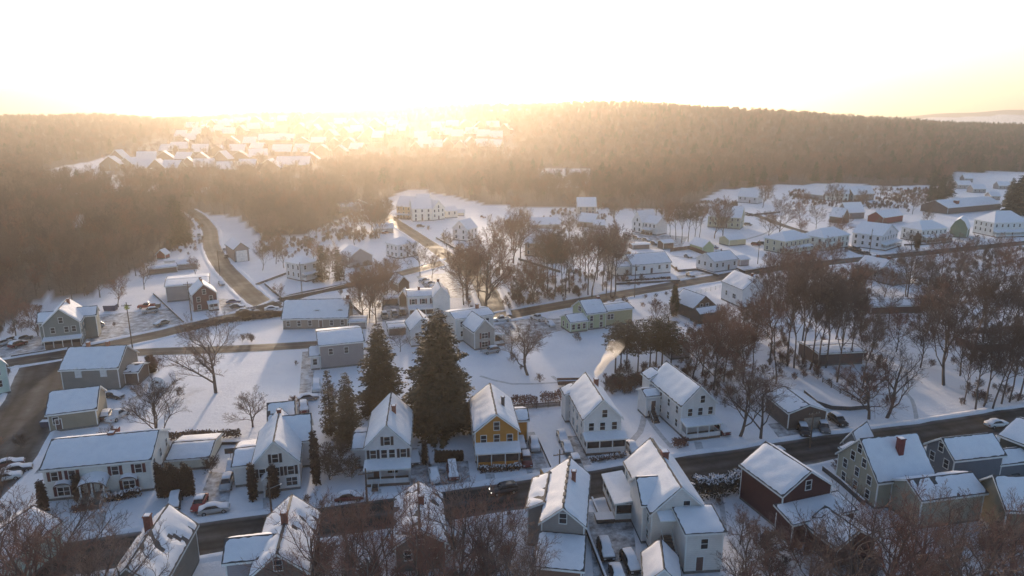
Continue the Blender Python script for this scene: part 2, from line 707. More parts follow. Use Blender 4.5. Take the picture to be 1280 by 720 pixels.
# ------------------------------------------------------------------ trees
def grow(seed, H, style):
    """segments (p0, p1, r0, r1, level) of a leafless tree"""
    R = random.Random(seed)
    seg = []
    st = dict(
        maple=dict(tr=.14, r0=.019, n=(9, 8, 7, 4), ln=(.78, .52, .50, .55), ang=(40, 38, 38, 38), up=(.32, .20, .12, .06), k=(5, 5, 4, 2, 1), rmin=.014, lv=4),
        broad=dict(tr=.18, r0=.020, n=(11, 10, 9, 5), ln=(.82, .50, .48, .52), ang=(50, 40, 38, 38), up=(.30, .18, .08, .03), k=(5, 5, 4, 2, 2), rmin=.017, lv=4),
        mid=dict(tr=.22, r0=.014, n=(11, 9, 7, 3), ln=(.74, .50, .50, .6), ang=(40, 38, 38, 38), up=(.30, .18, .1, .05), k=(5, 4, 3, 1, 1), rmin=.022, lv=4),
        tall=dict(tr=.42, r0=.011, n=(10, 8, 7, 3), ln=(.56, .50, .5, .6), ang=(32, 36, 38, 38), up=(.40, .22, .1, .05), k=(6, 4, 3, 1, 1), rmin=.022, lv=4),
        wood=dict(tr=.40, r0=.011, n=(12, 9, 4), ln=(.62, .5, .55), ang=(40, 38, 38), up=(.4, .2, .1), k=(4, 3, 2, 1), rmin=.045, lv=3),
        shrub=dict(tr=.02, r0=.010, n=(16, 9, 6), ln=(.85, .5, .5), ang=(34, 40, 42), up=(.2, .15, .05), k=(2, 4, 3, 2), rmin=.022, lv=3),
    )[style]

    def branch(p, d, L, r, lev):
        k = st['k'][lev]
        pts = [p]
        rs = [r]
        dd = d.copy()
        wob = .10 if lev == 0 else .20
        for i in range(k):
            dd = (dd + Vector((R.gauss(0, wob), R.gauss(0, wob), R.gauss(0, wob * .6) + (st['up'][lev - 1] * .35 if lev else .05)))).normalized()
            q = pts[-1] + dd * (L / k)
            r1 = max(st['rmin'] * .6, r * (1 - (i + 1) / k * (.62 if lev else .70)))
            seg.append((pts[-1], q, max(rs[-1], st['rmin'] * .6), r1, lev))
            pts.append(q)
            rs.append(r1)
        if lev >= st['lv']:
            return
        n = st['n'][lev]
        t0 = st['tr'] if lev == 0 else .22
        az = R.random() * 6.28
        for j in range(n):
            t = t0 + (1 - t0) * (j + .6 + R.random() * .4) / n
            t = min(t, .999)
            f = t * k
            i = min(k - 1, int(f))
            q = pts[i].lerp(pts[i + 1], f - i)
            rr = (rs[i] + (rs[i + 1] - rs[i]) * (f - i)) * R.uniform(.48, .68)
            dr = (pts[i + 1] - pts[i]).normalized()
            az += 2.4 + R.uniform(-.5, .5)
            u = dr.orthogonal().normalized()
            v = dr.cross(u)
            a = math.radians(st['ang'][lev] + R.uniform(-12, 12))
            nd = dr * math.cos(a) + (u * math.cos(az) + v * math.sin(az)) * math.sin(a)
            nd.z += .12
            taper = 1 - (.30 if lev == 0 else .45) * (t - t0) / (1 - t0)
            branch(q, nd.normalized(), L * st['ln'][lev] * taper * R.uniform(.8, 1.15), max(rr, st['rmin']), lev + 1)

    lead = .86 if style == 'shrub' else .62
    branch(Vector((0, 0, -.3)), Vector((R.gauss(0, .04), R.gauss(0, .04), 1)).normalized(), H * lead, H * st['r0'], 0)
    # normalise the height
    mz = max(s[1].z for s in seg)
    k = H / mz
    return [(a * k, b * k, r0, r1, l) for a, b, r0, r1, l in seg]


def seg_mesh(name, segs, mats, sides=3, midx=None):
    A = np.array([tuple(s[0]) for s in segs], float)
    B = np.array([tuple(s[1]) for s in segs], float)
    r0 = np.array([s[2] for s in segs])[:, None]
    r1 = np.array([s[3] for s in segs])[:, None]
    D = B - A
    D /= np.linalg.norm(D, axis=1)[:, None] + 1e-9
    ref = np.where(np.abs(D[:, 2:3]) > .9, np.array([[1.0, 0, 0]]), np.array([[0, 0, 1.0]]))
    U = np.cross(D, ref)
    U /= np.linalg.norm(U, axis=1)[:, None]
    W = np.cross(D, U)
    n = len(segs)
    vs = []
    for P, r in ((A, r0), (B, r1)):
        for k in range(sides):
            t = 2 * math.pi * k / sides
            vs.append(P + (U * math.cos(t) + W * math.sin(t)) * r)
    V = np.stack(vs, 1).reshape(-1, 3)
    base = np.arange(n)[:, None] * 2 * sides
    fs = []
    for k in range(sides):
        j = (k + 1) % sides
        fs.append(np.concatenate([base + k, base + j, base + sides + j, base + sides + k], 1))
    F = np.stack(fs, 1).reshape(-1, 4)
    mi = None
    if midx is not None:
        mi = np.repeat(np.array(midx), sides)
    return fast_mesh(name, V, F, mats, mi)


TREES = {}


def tree_meshes(style, seed, H, twig):
    key = (style, seed, twig.name)
    if key not in TREES:
        segs = grow(seed, H, style)
        lim = 1 if style != 'wood' else 0
        tr = [s for s in segs if s[4] <= lim]
        cr = [s for s in segs if s[4] > lim]
        TREES[key] = (seg_mesh("trunk", tr, [M_BARK], 5), seg_mesh("crown", cr, [twig], 3), H,
                      None)
    return TREES[key]


ONE = {}


def tree_one(style, seed, H, twig):
    key = (style, seed, twig.name)
    if key not in ONE:
        segs = grow(seed, H, style)
        ONE[key] = (seg_mesh("bare_tree", segs, [M_BARK, twig], 3, [0 if s[4] <= 1 else 1 for s in segs]), H)
    return ONE[key]


# -------- the far wood: one mass, scattered by geometry nodes
def make_wood():
    src = bpy.data.collections.new("wood_sources")
    for i in range(5):
        segs = grow(500 + i, 15.0, 'wood')
        tw = [M_TWIGD, M_TWIGR, M_TWIGD, M_TWIG, M_TWIGD][i]
        me = seg_mesh("wood_tree", segs, [M_BARK, tw], 3, [0 if s[4] < 1 else 1 for s in segs])
        src.objects.link(bpy.data.objects.new("wood_tree", me))
    R = random.Random(7)
    pts, near = [], []
    y = 150.0
    while y < 3000:
        sp = 6.6 if y < 450 else (7.5 if y < 800 else (10 if y < 1300 else 14))
        x = -y * .80 - 20
        while x < y * .80 + 20:
            xx, yy = x + R.uniform(-.6, .6) * sp, y + R.uniform(-.6, .6) * sp
            if wooded(xx, yy) and R.random() < .93 and not (1700 < yy < 2700 and R.random() < .4):
                pts.append((xx, yy, terrain(xx, yy)))
            x += sp
        y += sp
    pts.sort(key=lambda p: p[0] ** 2 + p[1] ** 2)
    pts = [p for p in pts if p[1] > 900 or road_dist(p[0], p[1]) > 3]
    vis = [p for p in pts if abs(p[0]) < p[1] * .76 + 2]
    near = vis[:14]
    ns = set(near)
    far = [p for p in pts if p not in ns]
    me = bpy.data.meshes.new("forest")
    me.from_pydata(far, [], [])
    o = link(bpy.data.objects.new("forest", me))
    tag(o, "brown leafless wood covering the hills behind the village", kind="stuff")
    ng = bpy.data.node_groups.new("scatter_wood", 'GeometryNodeTree')
    ng.interface.new_socket("Geometry", in_out='INPUT', socket_type='NodeSocketGeometry')
    ng.interface.new_socket("Geometry", in_out='OUTPUT', socket_type='NodeSocketGeometry')
    gi, go = ng.nodes.new("NodeGroupInput"), ng.nodes.new("NodeGroupOutput")
    ci = ng.nodes.new("GeometryNodeCollectionInfo")
    ci.inputs[0].default_value = src
    ci.inputs[1].default_value = True
    ci.inputs[2].default_value = True
    iop = ng.nodes.new("GeometryNodeInstanceOnPoints")
    iop.inputs["Pick Instance"].default_value = True
    r1 = ng.nodes.new("FunctionNodeRandomValue")
    r1.data_type = 'FLOAT_VECTOR'
    r1.inputs[0].default_value = (-.05, -.05, 0)
    r1.inputs[1].default_value = (.05, .05, 6.28)
    r2 = ng.nodes.new("FunctionNodeRandomValue")
    r2.data_type = 'FLOAT'
    r2.inputs[2].default_value = .58
    r2.inputs[3].default_value = 1.35
    r2.inputs["Seed"].default_value = 4
    L = ng.links.new
    L(gi.outputs[0], iop.inputs["Points"])
    L(ci.outputs[0], iop.inputs["Instance"])
    L(r1.outputs[0], iop.inputs["Rotation"])
    L(r2.outputs[1], iop.inputs["Scale"])
    L(iop.outputs[0], go.inputs[0])
    md = o.modifiers.new("scatter", 'NODES')
    md.node_group = ng
    print("wood trees", len(far))
    return near, ng, src


WOOD_NEAR, WOOD_NG, WOOD_SRC = make_wood()

# ------------------------------------------------------------------ haze
def make_haze():
    b = MB()
    b.box(-7600, 7600, -7600, 7600, -1.2, 275)
    def f(t, p):
        t.nodes.remove(p)
        v = N(t, "ShaderNodeVolumePrincipled")
        v.inputs["Color"].default_value = (1.0, .89, .77, 1)
        v.inputs["Density"].default_value = .00020
        v.inputs["Anisotropy"].default_value = .75
        out = [n for n in t.nodes if n.type == 'OUTPUT_MATERIAL'][0]
        t.links.new(v.outputs[0], out.inputs["Volume"])
    m = mat("haze", f)
    m.volume_intersection_method = 'FAST' if hasattr(m, 'volume_intersection_method') else m.volume_intersection_method
    b.build("haze", m, label="pale golden morning haze filling the valley air", kind="stuff")


make_haze()

# ------------------------------------------------------------------ houses
R_SNOW = roof_mat("roof_full_snow", .30)
R_THIN = roof_mat("roof_worn_snow", .62)
R_MID = roof_mat("roof_thin_snow", .46)
WHITE, CREAM, GREY, GREYG, BEIGE = (0.66, 0.65, 0.64), (0.70, 0.65, 0.53), (.26, .25, .24), (.20, .22, .20), (.38, .34, .26)
YELLOW, TAN, BROWN, RED, DRED = (.50, .205, .03), (.34, .27, .20), (.13, .09, .07), (.22, .035, .03), (.075, .02, .018)
MINT, PGREEN, DGREEN, BLUEG, PURPG, BROWNY = (0.57, 0.69, 0.60), (.42, .46, .27), (.18, .23, .15), (.13, .15, .18), (.30, .27, .29), (.24, .19, .15)


def sid(c):
    return siding("siding_%d_%d_%d" % tuple(int(v * 255) for v in c), c)


def window_mesh(key, w, h, door=False):
    k = ("win", key)
    if k in TREES:
        return TREES[k]
    fr, t = MB(), .09
    fr.box(-w / 2 - t, -w / 2, -.09, .02, -t, h + t)
    fr.box(w / 2, w / 2 + t, -.09, .02, -t, h + t)
    fr.box(-w / 2, w / 2, -.09, .02, h, h + t)
    fr.box(-w / 2, w / 2, -.11, .02, -t, 0)
    if not door:
        fr.box(-w / 2, w / 2, -.06, -.02, h * .48, h * .48 + .06)
        if key == 'big':
            fr.box(-.04, .04, -.055, -.02, 0, h * .48)
            fr.box(-.04, .04, -.055, -.02, h * .48 + .06, h)
    gl = MB()
    gl.box(-w / 2, w / 2, -.018, .012, 0, h)
    TREES[k] = (fr.mesh("window", [M_TRIM]), gl.mesh("pane", [M_GLASS]))
    return TREES[k]


def shutter_mesh(h, red):
    k = ("shut", h, red)
    if k not in TREES:
        b = MB()
        b.box(-.23, .23, -.07, .02, -.05, h + .05)
        for i in range(6):
            z = .1 + (h - .15) * i / 6
            b.box(-.18, .18, -.095, -.07, z, z + .07)
        TREES[k] = b.mesh("shutter", [M_RSHUT if red else M_SHUT])
    return TREES[k]


def door_mesh():
    k = ("door",)
    if k not in TREES:
        b = MB()
        b.box(-.6, -.48, -.08, .02, 0, 2.2)
        b.box(.48, .6, -.08, .02, 0, 2.2)
        b.box(-.48, .48, -.08, .02, 2.08, 2.2)
        d = MB()
        d.box(-.48, .48, -.05, .01, 0, 2.08)
        d.box(-.3, .3, -.07, -.05, 1.15, 1.85)
        d.box(-.3, .3, -.07, -.05, .25, .95)
        TREES[k] = (b.mesh("door_frame", [M_TRIM]), d.mesh("door", [plain("painted_door", (.12, .07, .06), .5)]))
    return TREES[k]


FACES = {'f': 0.0, 'l': -math.pi / 2, 'r': math.pi / 2, 'b': math.pi}


def add_window(root, x, y, z, rz, big=False, shut=None):
    """a window at a point of a wall; rz turns its outward side"""
    fr, gl = window_mesh('big' if big else 'std', 1.7 if big else .95, 1.45 if big else 1.5)
    o = inst("window", fr, root, (x, y, z), rz)
    inst("pane", gl, o)
    if shut is not None:
        for s in (-1, 1):
            dx = s * ((.85 if big else .475) + .36)
            inst("shutter", shutter_mesh(1.5, shut == 'red'), root, (x + dx * math.cos(rz), y + dx * math.sin(rz), z), rz)
    return o


def add_door(root, x, y, z, rz):
    fr, d = door_mesh()
    o = inst("door", d, root, (x, y, z), rz)
    inst("door_frame", fr, o)


def slope_mesh(corners, th, sag=.05, seed=0):
    pass


def snow_sheet(b, pts, seed, bare):
    """uneven sheet of snow lying on the slope pts (upper face of the roof slab, counter-clockwise)"""
    R = random.Random(seed)
    p = [Vector(q) for q in pts]
    nu = max(4, int((p[1] - p[0]).length / .55))
    nv = max(4, int((p[3] - p[0]).length / .55))
    nrm = (p[1] - p[0]).cross(p[3] - p[0]).normalized()
    if nrm.z < 0:
        nrm = -nrm
    ph = [R.random() * 6.28 for _ in range(8)]
    i0 = len(b.v)
    for j in range(nv + 1):
        for i in range(nu + 1):
            u, v = i / nu, j / nv
            edge = i in (0, nu) or j in (0, nv)
            if edge:
                du = R.uniform(.06, .22) / max(1, (p[1] - p[0]).length)
                dv = R.uniform(.06, .22) / max(1, (p[3] - p[0]).length)
                u = min(1 - du, max(du, u))
                v = min(1 - dv, max(dv, v))
            q = (p[0] * (1 - u) + p[1] * u) * (1 - v) + (p[3] * (1 - u) + p[2] * u) * v
            s_ = .5 + .5 * math.sin(q.x * 1.1 + q.y * .7 + ph[0]) * math.sin(q.y * 1.3 + ph[1]) + .35 * math.sin(q.x * 2.7 + ph[2] + q.z) * math.sin(q.y * 2.3 + ph[3])
            th = .13 + .09 * s_ + R.uniform(-.015, .015)
            if s_ < bare:
                th = -.03
            if edge:
                th = -.02
            elif i in (1, nu - 1) or j in (1, nv - 1):
                th = min(th, .12)
            b.v.append(tuple(q + nrm * th))
    w_ = nu + 1
    for j in range(nv):
        for i in range(nu):
            a = i0 + j * w_ + i
            b.f.append((a, a + 1, a + w_ + 1, a + w_))
            b.m.append(0)


M_SHINGLE = plain("roof_shingles", (.085, .075, .072), .85, var=.3, scale=5)


def block(root, x0, x1, y0, y1, e, rise, kind, wall, roofm, z0=0.0, oh=.38, trim=M_TRIM, pre=""):
    """walls and roof of one rectangular volume in the house's own axes; ridge: 'g' along y, 's' along x"""
    wm = sid(wall)
    b = MB()
    zf = z0 + .45 if z0 == 0 else z0
    if z0 == 0:
        f = MB()
        f.box(x0 + .03, x1 - .03, y0 + .03, y1 - .03, -.4, .45)
        f.build("foundation", M_FOUND, root)
    b.quad((x0, y0, zf), (x1, y0, zf), (x1, y0, e), (x0, y0, e))
    b.quad((x1, y0, zf), (x1, y1, zf), (x1, y1, e), (x1, y0, e))
    b.quad((x1, y1, zf), (x0, y1, zf), (x0, y1, e), (x1, y1, e))
    b.quad((x0, y1, zf), (x0, y0, zf), (x0, y0, e), (x0, y1, e))
    xm, ym = (x0 + x1) / 2, (y0 + y1) / 2
    z = e + rise
    TH = .34
    r = MB()
    # corner boards
    c = b
    for cx, sx in ((x0, -1), (x1, 1)) if e - zf > 1.5 else ():
        for cy, sy in ((y0, -1), (y1, 1)):
            xa, xb = sorted((cx + sx * .025, cx - sx * .14))
            ya, yb = sorted((cy + sy * .025, cy - sy * .14))
            c.box(xa, xb, ya, yb, zf, e - .02, 1)
    if kind == 'g':
        b.poly([(x0, y0, e), (x1, y0, e), (xm, y0, z)])
        b.poly([(x1, y1, e), (x0, y1, e), (xm, y1, z)])
        s = rise / (xm - x0)
        ex = e - oh * s
        for a, q in ((x0 - oh, 1), (x1 + oh, -1)):
            pts = [(a, y0 - oh, ex + TH), (xm, y0 - oh, z + TH), (xm, y1 + oh, z + TH), (a, y1 + oh, ex + TH)]
            if q > 0:
                pts.reverse()
            r.slab([Vector(p) for p in pts], TH - .03)
    elif kind == 's':
        b.poly([(x1, y0, e), (x1, y1, e), (x1, ym, z)])
        b.poly([(x0, y1, e), (x0, y0, e), (x0, ym, z)])
        s = rise / (ym - y0)
        ex = e - oh * s
        for a, q in ((y0 - oh, 1), (y1 + oh, -1)):
            pts = [(x0 - oh, a, ex + TH), (x1 + oh, a, ex + TH), (x1 + oh, ym, z + TH), (x0 - oh, ym, z + TH)]
            if q < 0:
                pts.reverse()
            r.slab([Vector(p) for p in pts], TH - .03)
    elif kind == 'hip':
        dx, dy = x1 - x0, y1 - y0
        if dx >= dy:
            ra, rb = (x0 + dy * .42, ym), (x1 - dy * .42, ym)
        else:
            ra, rb = (xm, y0 + dx * .42), (xm, y1 - dx * .42)
        A, B_, C_, D = [(x0 - oh, y0 - oh), (x1 + oh, y0 - oh), (x1 + oh, y1 + oh), (x0 - oh, y1 + oh)]
        el = e - .05
        P = lambda q, h: (q[0], q[1], h)
        lo = [P(q, el) for q in (A, B_, C_, D)]
        up = [P(q, el + TH) for q in (A, B_, C_, D)]
        R1, R2 = P(ra, z + TH), P(rb, z + TH)
        if dx >= dy:
            r.quad(up[0], up[1], R2, R1)
            r.poly([up[1], up[2], R2])
            r.quad(up[2], up[3], R1, R2)
            r.poly([up[3], up[0], R1])
        else:
            r.poly([up[0], up[1], R1])
            r.quad(up[1], up[2], R2, R1)
            r.poly([up[2], up[3], R2])
            r.quad(up[3], up[0], R1, R2)
        for k in range(4):
            j = (k + 1) % 4
            r.quad(lo[k], lo[j], up[j], up[k], 1)
        r.poly([lo[3], lo[2], lo[1], lo[0]], 1)
    elif kind == 'gam':                      # barn roof, ridge along y
        hw = xm - x0
        k1 = (hw * .55, e + rise * .68)
        b.poly([(x0, y0, e), (x1, y0, e), (xm + k1[0], y0, k1[1]), (xm, y0, z), (xm - k1[0], y0, k1[1])])
        b.poly([(x1, y1, e), (x0, y1, e), (xm - k1[0], y1, k1[1]), (xm, y1, z), (xm + k1[0], y1, k1[1])])
        for q in (-1, 1):
            for (xa, za, xb, zb) in ((hw + oh * .6, e - .3, k1[0], k1[1]), (k1[0], k1[1], 0, z)):
                pts = [Vector((xm + q * xa, y0 - oh, za + TH)), Vector((xm + q * xb, y0 - oh, zb + TH)), Vector((xm + q * xb, y1 + oh, zb + TH)), Vector((xm + q * xa, y1 + oh, za + TH))]
                if q < 0:
                    pts.reverse()
                r.slab(pts, TH - .03)
    else:                                    # 'shed': high at the back; 'flat'
        za, zb = e, e + rise
        b.poly([(x1, y0, e), (x1, y1, e), (x1, y1, zb)])
        b.poly([(x0, y1, e), (x0, y0, e), (x0, y1, zb)])
        b.quad((x1, y1, e), (x0, y1, e), (x0, y1, zb), (x1, y1, zb))
        r.slab([Vector((x0 - oh, y0 - oh, za + TH)), Vector((x1 + oh, y0 - oh, za + TH)), Vector((x1 + oh, y1 + oh, zb + TH)), Vector((x0 - oh, y1 + oh, zb + TH))], TH - .03)
    b.build("wall", [wm, trim], root)
    near = root.location.y < 265 and kind in ('g', 's', 'shed', 'flat')
    ro = r.build("roof", [M_SHINGLE if near else roofm, trim], root)
    if near:
        sb = MB()
        bare = {"roof_full_snow": -1, "roof_thin_snow": .10, "roof_worn_snow": .20}.get(roofm.name, .1)
        n0 = 0
        for k, f in enumerate(r.f):
            if r.m[k] == 0 and len(f) == 4:
                snow_sheet(sb, [r.v[q] for q in f], len(COL.objects) + k, bare)
        so = sb.build("roof_snow", M_SNOW, ro)
        so.data.shade_smooth()


def porch(root, side, x0, x1, y0, y1, h, enclosed=False, wall=WHITE, roofm=None, drop=.5, dark=True):
    """a porch outside one wall: its roof falls away from the house"""
    roofm = roofm or R_SNOW
    za = {'f': (h - drop, h - drop, h, h), 'l': (h - drop, h, h, h - drop), 'r': (h, h - drop, h - drop, h)}[side]
    o = .25
    XY = [(x0 - (o if side != 'r' else 0), y0 - o), (x1 + (o if side != 'l' else 0), y0 - o), (x1 + (o if side != 'l' else 0), y1 + (0 if side == 'f' else o)), (x0 - (o if side != 'r' else 0), y1 + (0 if side == 'f' else o))]
    r = MB()
    r.slab([Vector((p[0], p[1], z + .26)) for p, z in zip(XY, za)], .26)
    r.build("porch_roof", [roofm, M_TRIM], root)
    fl = MB()
    fl.box(x0, x1, y0, y1 if side != 'f' else y1 - .03, -.3, .5)
    fl.build("porch_floor", M_WOOD, root)
    lo = h - drop
    edge = []
    if side == 'f':
        edge = [((x0 + .1, y0 + .1), (x1 - .1, y0 + .1), 0.0), ((x0 + .1, y1 - .2), (x0 + .1, y0 + .1), -math.pi / 2), ((x1 - .1, y0 + .1), (x1 - .1, y1 - .2), math.pi / 2)]
    elif side == 'l':
        edge = [((x0 + .1, y1 - .1), (x0 + .1, y0 + .1), -math.pi / 2), ((x0 + .1, y0 + .1), (x1 - .2, y0 + .1), 0.0)]
    else:
        edge = [((x1 - .1, y0 + .1), (x1 - .1, y1 - .1), math.pi / 2), ((x0 + .2, y0 + .1), (x1 - .1, y0 + .1), 0.0)]
    for (a, b_, rz) in edge:
        A, B_ = Vector((*a, 0)), Vector((*b_, 0))
        L = (B_ - A).length
        d = (B_ - A) / max(L, .01)
        n = Vector((d.y, -d.x, 0))
        zc = lo - .02
        wb = MB()
        top = 1.45 if enclosed else 1.35
        for (z0_, z1_) in ((.5, top),):
            p, q = A - n * .05, A + n * .05
            p2, q2 = B_ - n * .05, B_ + n * .05
            wb.v += [(v.x, v.y, z) for z in (z0_, z1_) for v in (p, p2, q2, q)]
            i = len(wb.v) - 8
            wb.f += [(i, i + 1, i + 2, i + 3), (i + 4, i + 7, i + 6, i + 5), (i, i + 4, i + 5, i + 1), (i + 1, i + 5, i + 6, i + 2), (i + 2, i + 6, i + 7, i + 3), (i + 3, i + 7, i + 4, i)]
            wb.m += [0] * 6
        wb.build("porch_rail" if not enclosed else "porch_wall", sid(wall), root)
        npost = max(2, int(L / 1.9) + 1)
        for k in range(npost):
            q = A.lerp(B_, k / (npost - 1))
            if k == npost - 1 and rz != 0.0:
                continue
            pb = MB()
            pb.box(q.x - .08, q.x + .08, q.y - .08, q.y + .08, .5, zc)
            pb.build("porch_post", M_TRIM, root)
        if enclosed:
            for k in range(npost - 1):
                q = A.lerp(B_, (k + .5) / (npost - 1))
                ww = L / (npost - 1) - .25
                g = MB()
                g.box(-ww / 2, ww / 2, -.02, .02, 0, lo - .2 - top)
                pw = g.build("porch_window", M_GLASS, root)
                pw.location = (q.x, q.y, top)
                pw.rotation_euler = (0, 0, rz)
                hb = MB()
                hb.box(-ww / 2 - .05, ww / 2 + .05, -.04, .04, lo - .2 - top, lo - .02 - top)
                hh = hb.build("porch_header", sid(wall), root)
                hh.location = (q.x, q.y, top)
                hh.rotation_euler = (0, 0, rz)


def chimney(root, x, y, z, h=1.6, w=.8, m=None):
    b = MB()
    b.box(x - w / 2, x + w / 2, y - w / 2, y + w / 2, z - 1.6, z + h)
    b.box(x - w / 2 - .08, x + w / 2 + .08, y - w / 2 - .08, y + w / 2 + .08, z + h, z + h + .14)
    o = b.build("chimney", m or M_BRICK, root)
    c = MB()
    c.box(x - w / 2 + .05, x + w / 2 - .05, y - w / 2 + .05, y + w / 2 - .05, z + h + .14, z + h + .22)
    c.build("chimney_snow", M_SNOW, o)


def gable_dormer(root, x, y, z, w, side=0.0, d=2.4, h=1.3, wall=WHITE, roofm=None, arch=False):
    """small dormer standing on a front roof slope; local axes turned by side"""
    b, r = MB(), MB()
    hw = w / 2
    b.quad((-hw, 0, -.6), (hw, 0, -.6), (hw, 0, h), (-hw, 0, h))
    b.quad((hw, 0, -.6), (hw, d, -.6), (hw, d, h), (hw, 0, h))
    b.quad((-hw, d, -.6), (-hw, 0, -.6), (-hw, 0, h), (-hw, d, h))
    if arch:
        n = 8
        pts = [(-(hw + .2) * math.cos(math.pi * k / n), .75 * hw * math.sin(math.pi * k / n) + h) for k in range(n + 1)]
        b.poly([(-hw * math.cos(math.pi * k / n), 0, .72 * hw * math.sin(math.pi * k / n) + h) for k in range(n, -1, -1)])
        for (xa, za), (xb, zb) in zip(pts, pts[1:]):
            r.slab([Vector((xa, -.2, za + .2)), Vector((xb, -.2, zb + .2)), Vector((xb, d, zb + .2)), Vector((xa, d, za + .2))], .18)
    else:
        b.poly([(-hw, 0, h), (hw, 0, h), (0, 0, h + hw * .8)])
        for q in (-1, 1):
            pts = [Vector((q * (hw + .2), -.2, h + .05)), Vector((0, -.2, h + hw * .8 + .25)), Vector((0, d, h + hw * .8 + .25)), Vector((q * (hw + .2), d, h + .05))]
            if q < 0:
                pts.reverse()
            r.slab(pts, .2)
    o = b.build("dormer", sid(wall), root)
    o.location = (x, y, z)
    o.rotation_euler = (0, 0, side)
    r.build("dormer_roof", [roofm or R_SNOW, M_TRIM], o)
    fr, gl = window_mesh('std', .95, 1.5)
    q = inst("dormer_window", fr, o, (0, -.01, -.15), 0, (min(1, w * .6), 1, .8))


def stairs(root, x0, x1, y0, y1, z1, steps=7, m=None):
    """flight of steps rising from y0 (ground) to y1 (height z1)"""
    b = MB()
    for i in range(steps):
        a = y0 + (y1 - y0) * i / steps
        c = y0 + (y1 - y0) * (i + 1) / steps
        b.box(x0, x1, a, c, -.1 if i == 0 else z1 * (i - 1) / steps, z1 * (i + 1) / steps)
    b.build("stairs", m or M_WOOD, root)
    for x in (x0, x1):
        rl = MB()
        rl.tube((x, y0, .9), (x, y1, z1 + .9), .04, .04, 4)
        for k in range(5):
            t = k / 4
            rl.tube((x, y0 + (y1 - y0) * t, z1 * t), (x, y0 + (y1 - y0) * t, z1 * t + .9), .03, .03, 4)
        rl.build("stair_rail", M_TRIM, root)


HOUSES = []


def H(nm, label, b0, b1, eave, peak, depth, kind='g', wall=WHITE, roofm=None, cat="house", name="house", trim=None, floors=None,
      win='flr', shut=None, group=None, maxe=8.5, eh=None, rh=None, gw=True, ecorner=0):
    P0, P1 = G(*b0), G(*b1)
    d = P1 - P0
    W = math.hypot(d.x, d.y)
    rz = math.atan2(d.y, d.x)
    root = empty(name, P0, rz, label=label, cat=cat, group=group)
    rot = Matrix.Rotation(rz, 3, 'Z')
    e = eh if eh else zat(P1 if ecorner else P0, eave) - P0.z
    e = min(maxe, max(2.1, e))
    if kind in ('g', 'gam'):
        mp = P0 + rot @ Vector((W / 2, 0, 0))
    else:
        mp = P0 + rot @ Vector((W / 2, depth / 2, 0))
    rise = rh if rh is not None else zat(mp, peak) - P0.z - e
    rise = min(5.2, max(.25, rise))
    roofm = roofm or R_SNOW
    trim = trim or M_TRIM
    block(root, 0, W, 0, depth, e, rise, kind, wall, roofm, trim=trim)
    root["_w"], root["_e"], root["_r"], root["_d"] = W, e, rise, depth
    cl = rot.inverted() @ (Vector((0, 0, CAM_H)) - P0)
    fl = floors if floors is not None else max(1, min(3, round((e - .5) / 2.75)))
    red = shut
    for face in win:
        if face == 'f':
            Lf, rzf = W, 0.0
        elif face == 'l':
            if cl.x > 0:
                continue
            Lf, rzf = depth, -math.pi / 2
        elif face == 'r':
            if cl.x < W:
                continue
            Lf, rzf = depth, math.pi / 2
        n = max(1, int(Lf / 2.9))
        for f in range(fl):
            z = e - 2.15 - 2.75 * f
            if z < .55:
                z = max(.55, z)
                if e < z + 1.7:
                    continue
            for k in range(n):
                t = (k + .5) / n * Lf
                if face == 'f' and f == fl - 1 and k == n // 2 and n >= 3:
                    add_door(root, t, -.0, .5, 0.0)
                    continue
                pos = {'f': (t, 0, z), 'l': (0, Lf - t, z), 'r': (W, t, z)}[face]
                add_window(root, *pos, rzf, False, shut if face == 'f' else None)
    if kind == 'g' and rise > 2.2 and gw and 'f' in win:
        add_window(root, W / 2, 0, e + .15, 0.0, False, shut)
    HOUSES.append((nm, P0 + rot @ Vector((W / 2, depth / 2, 0)), root, max(W, depth) * .72))
    print("%-28s W %.1f e %.1f rise %.1f" % (nm, W, e, rise))
    return root, W, e, rise


def dims(r):
    return r["_w"], r["_e"], r["_r"], r["_d"]


# ---- front row, north side of the street
r, W, e, q = H("long white shuttered house", "long white two-storey house with maroon shutters and arched snowy door hood", (60, 627), (193, 613), 588, 545, 11, 's', (0.70, 0.69, 0.65), win='r', shut='red')
for i, t in enumerate((.10, .26, .66, .88)):
    add_window(r, W * t, 0, e - 2.0, 0, False, 'red')
for t in (.17, .78):
    add_window(r, W * t, -.35, 1.0, 0, True, 'red')
    bb = MB()
    bb.box(W * t - 1.15, W * t + 1.15, -.33, 0, .75, 2.75)
    bb.build("bay", sid(WHITE), r)
    aw = MB()
    pts = [(W * t - 1.3 * math.cos(math.pi * k / 8), 2.75 + .75 * math.sin(math.pi * k / 8)) for k in range(9)]
    for (xa, za), (xb, zb) in zip(pts, pts[1:]):
        aw.slab([Vector((xa, -.8, za - .3 + .15)), Vector((xb, -.8, zb - .3 + .15)), Vector((xb, 0, zb + .15)), Vector((xa, 0, za + .15))], .15)
    aw.build("bay_hood", [M_SNOW, M_DTRIM], r)
xc = W * .47
pm = MB()
pts = [(xc - 2.1 * math.cos(math.pi * k / 10), 3.3 + 1.0 * math.sin(math.pi * k / 10)) for k in range(11)]
for (xa, za), (xb, zb) in zip(pts, pts[1:]):
    pm.slab([Vector((xa, -2.3, za - .5)), Vector((xb, -2.3, zb - .5)), Vector((xb, 0, zb + .2)), Vector((xa, 0, za + .2))], .2)
pm.build("door_hood", [M_SNOW, M_DTRIM], r)
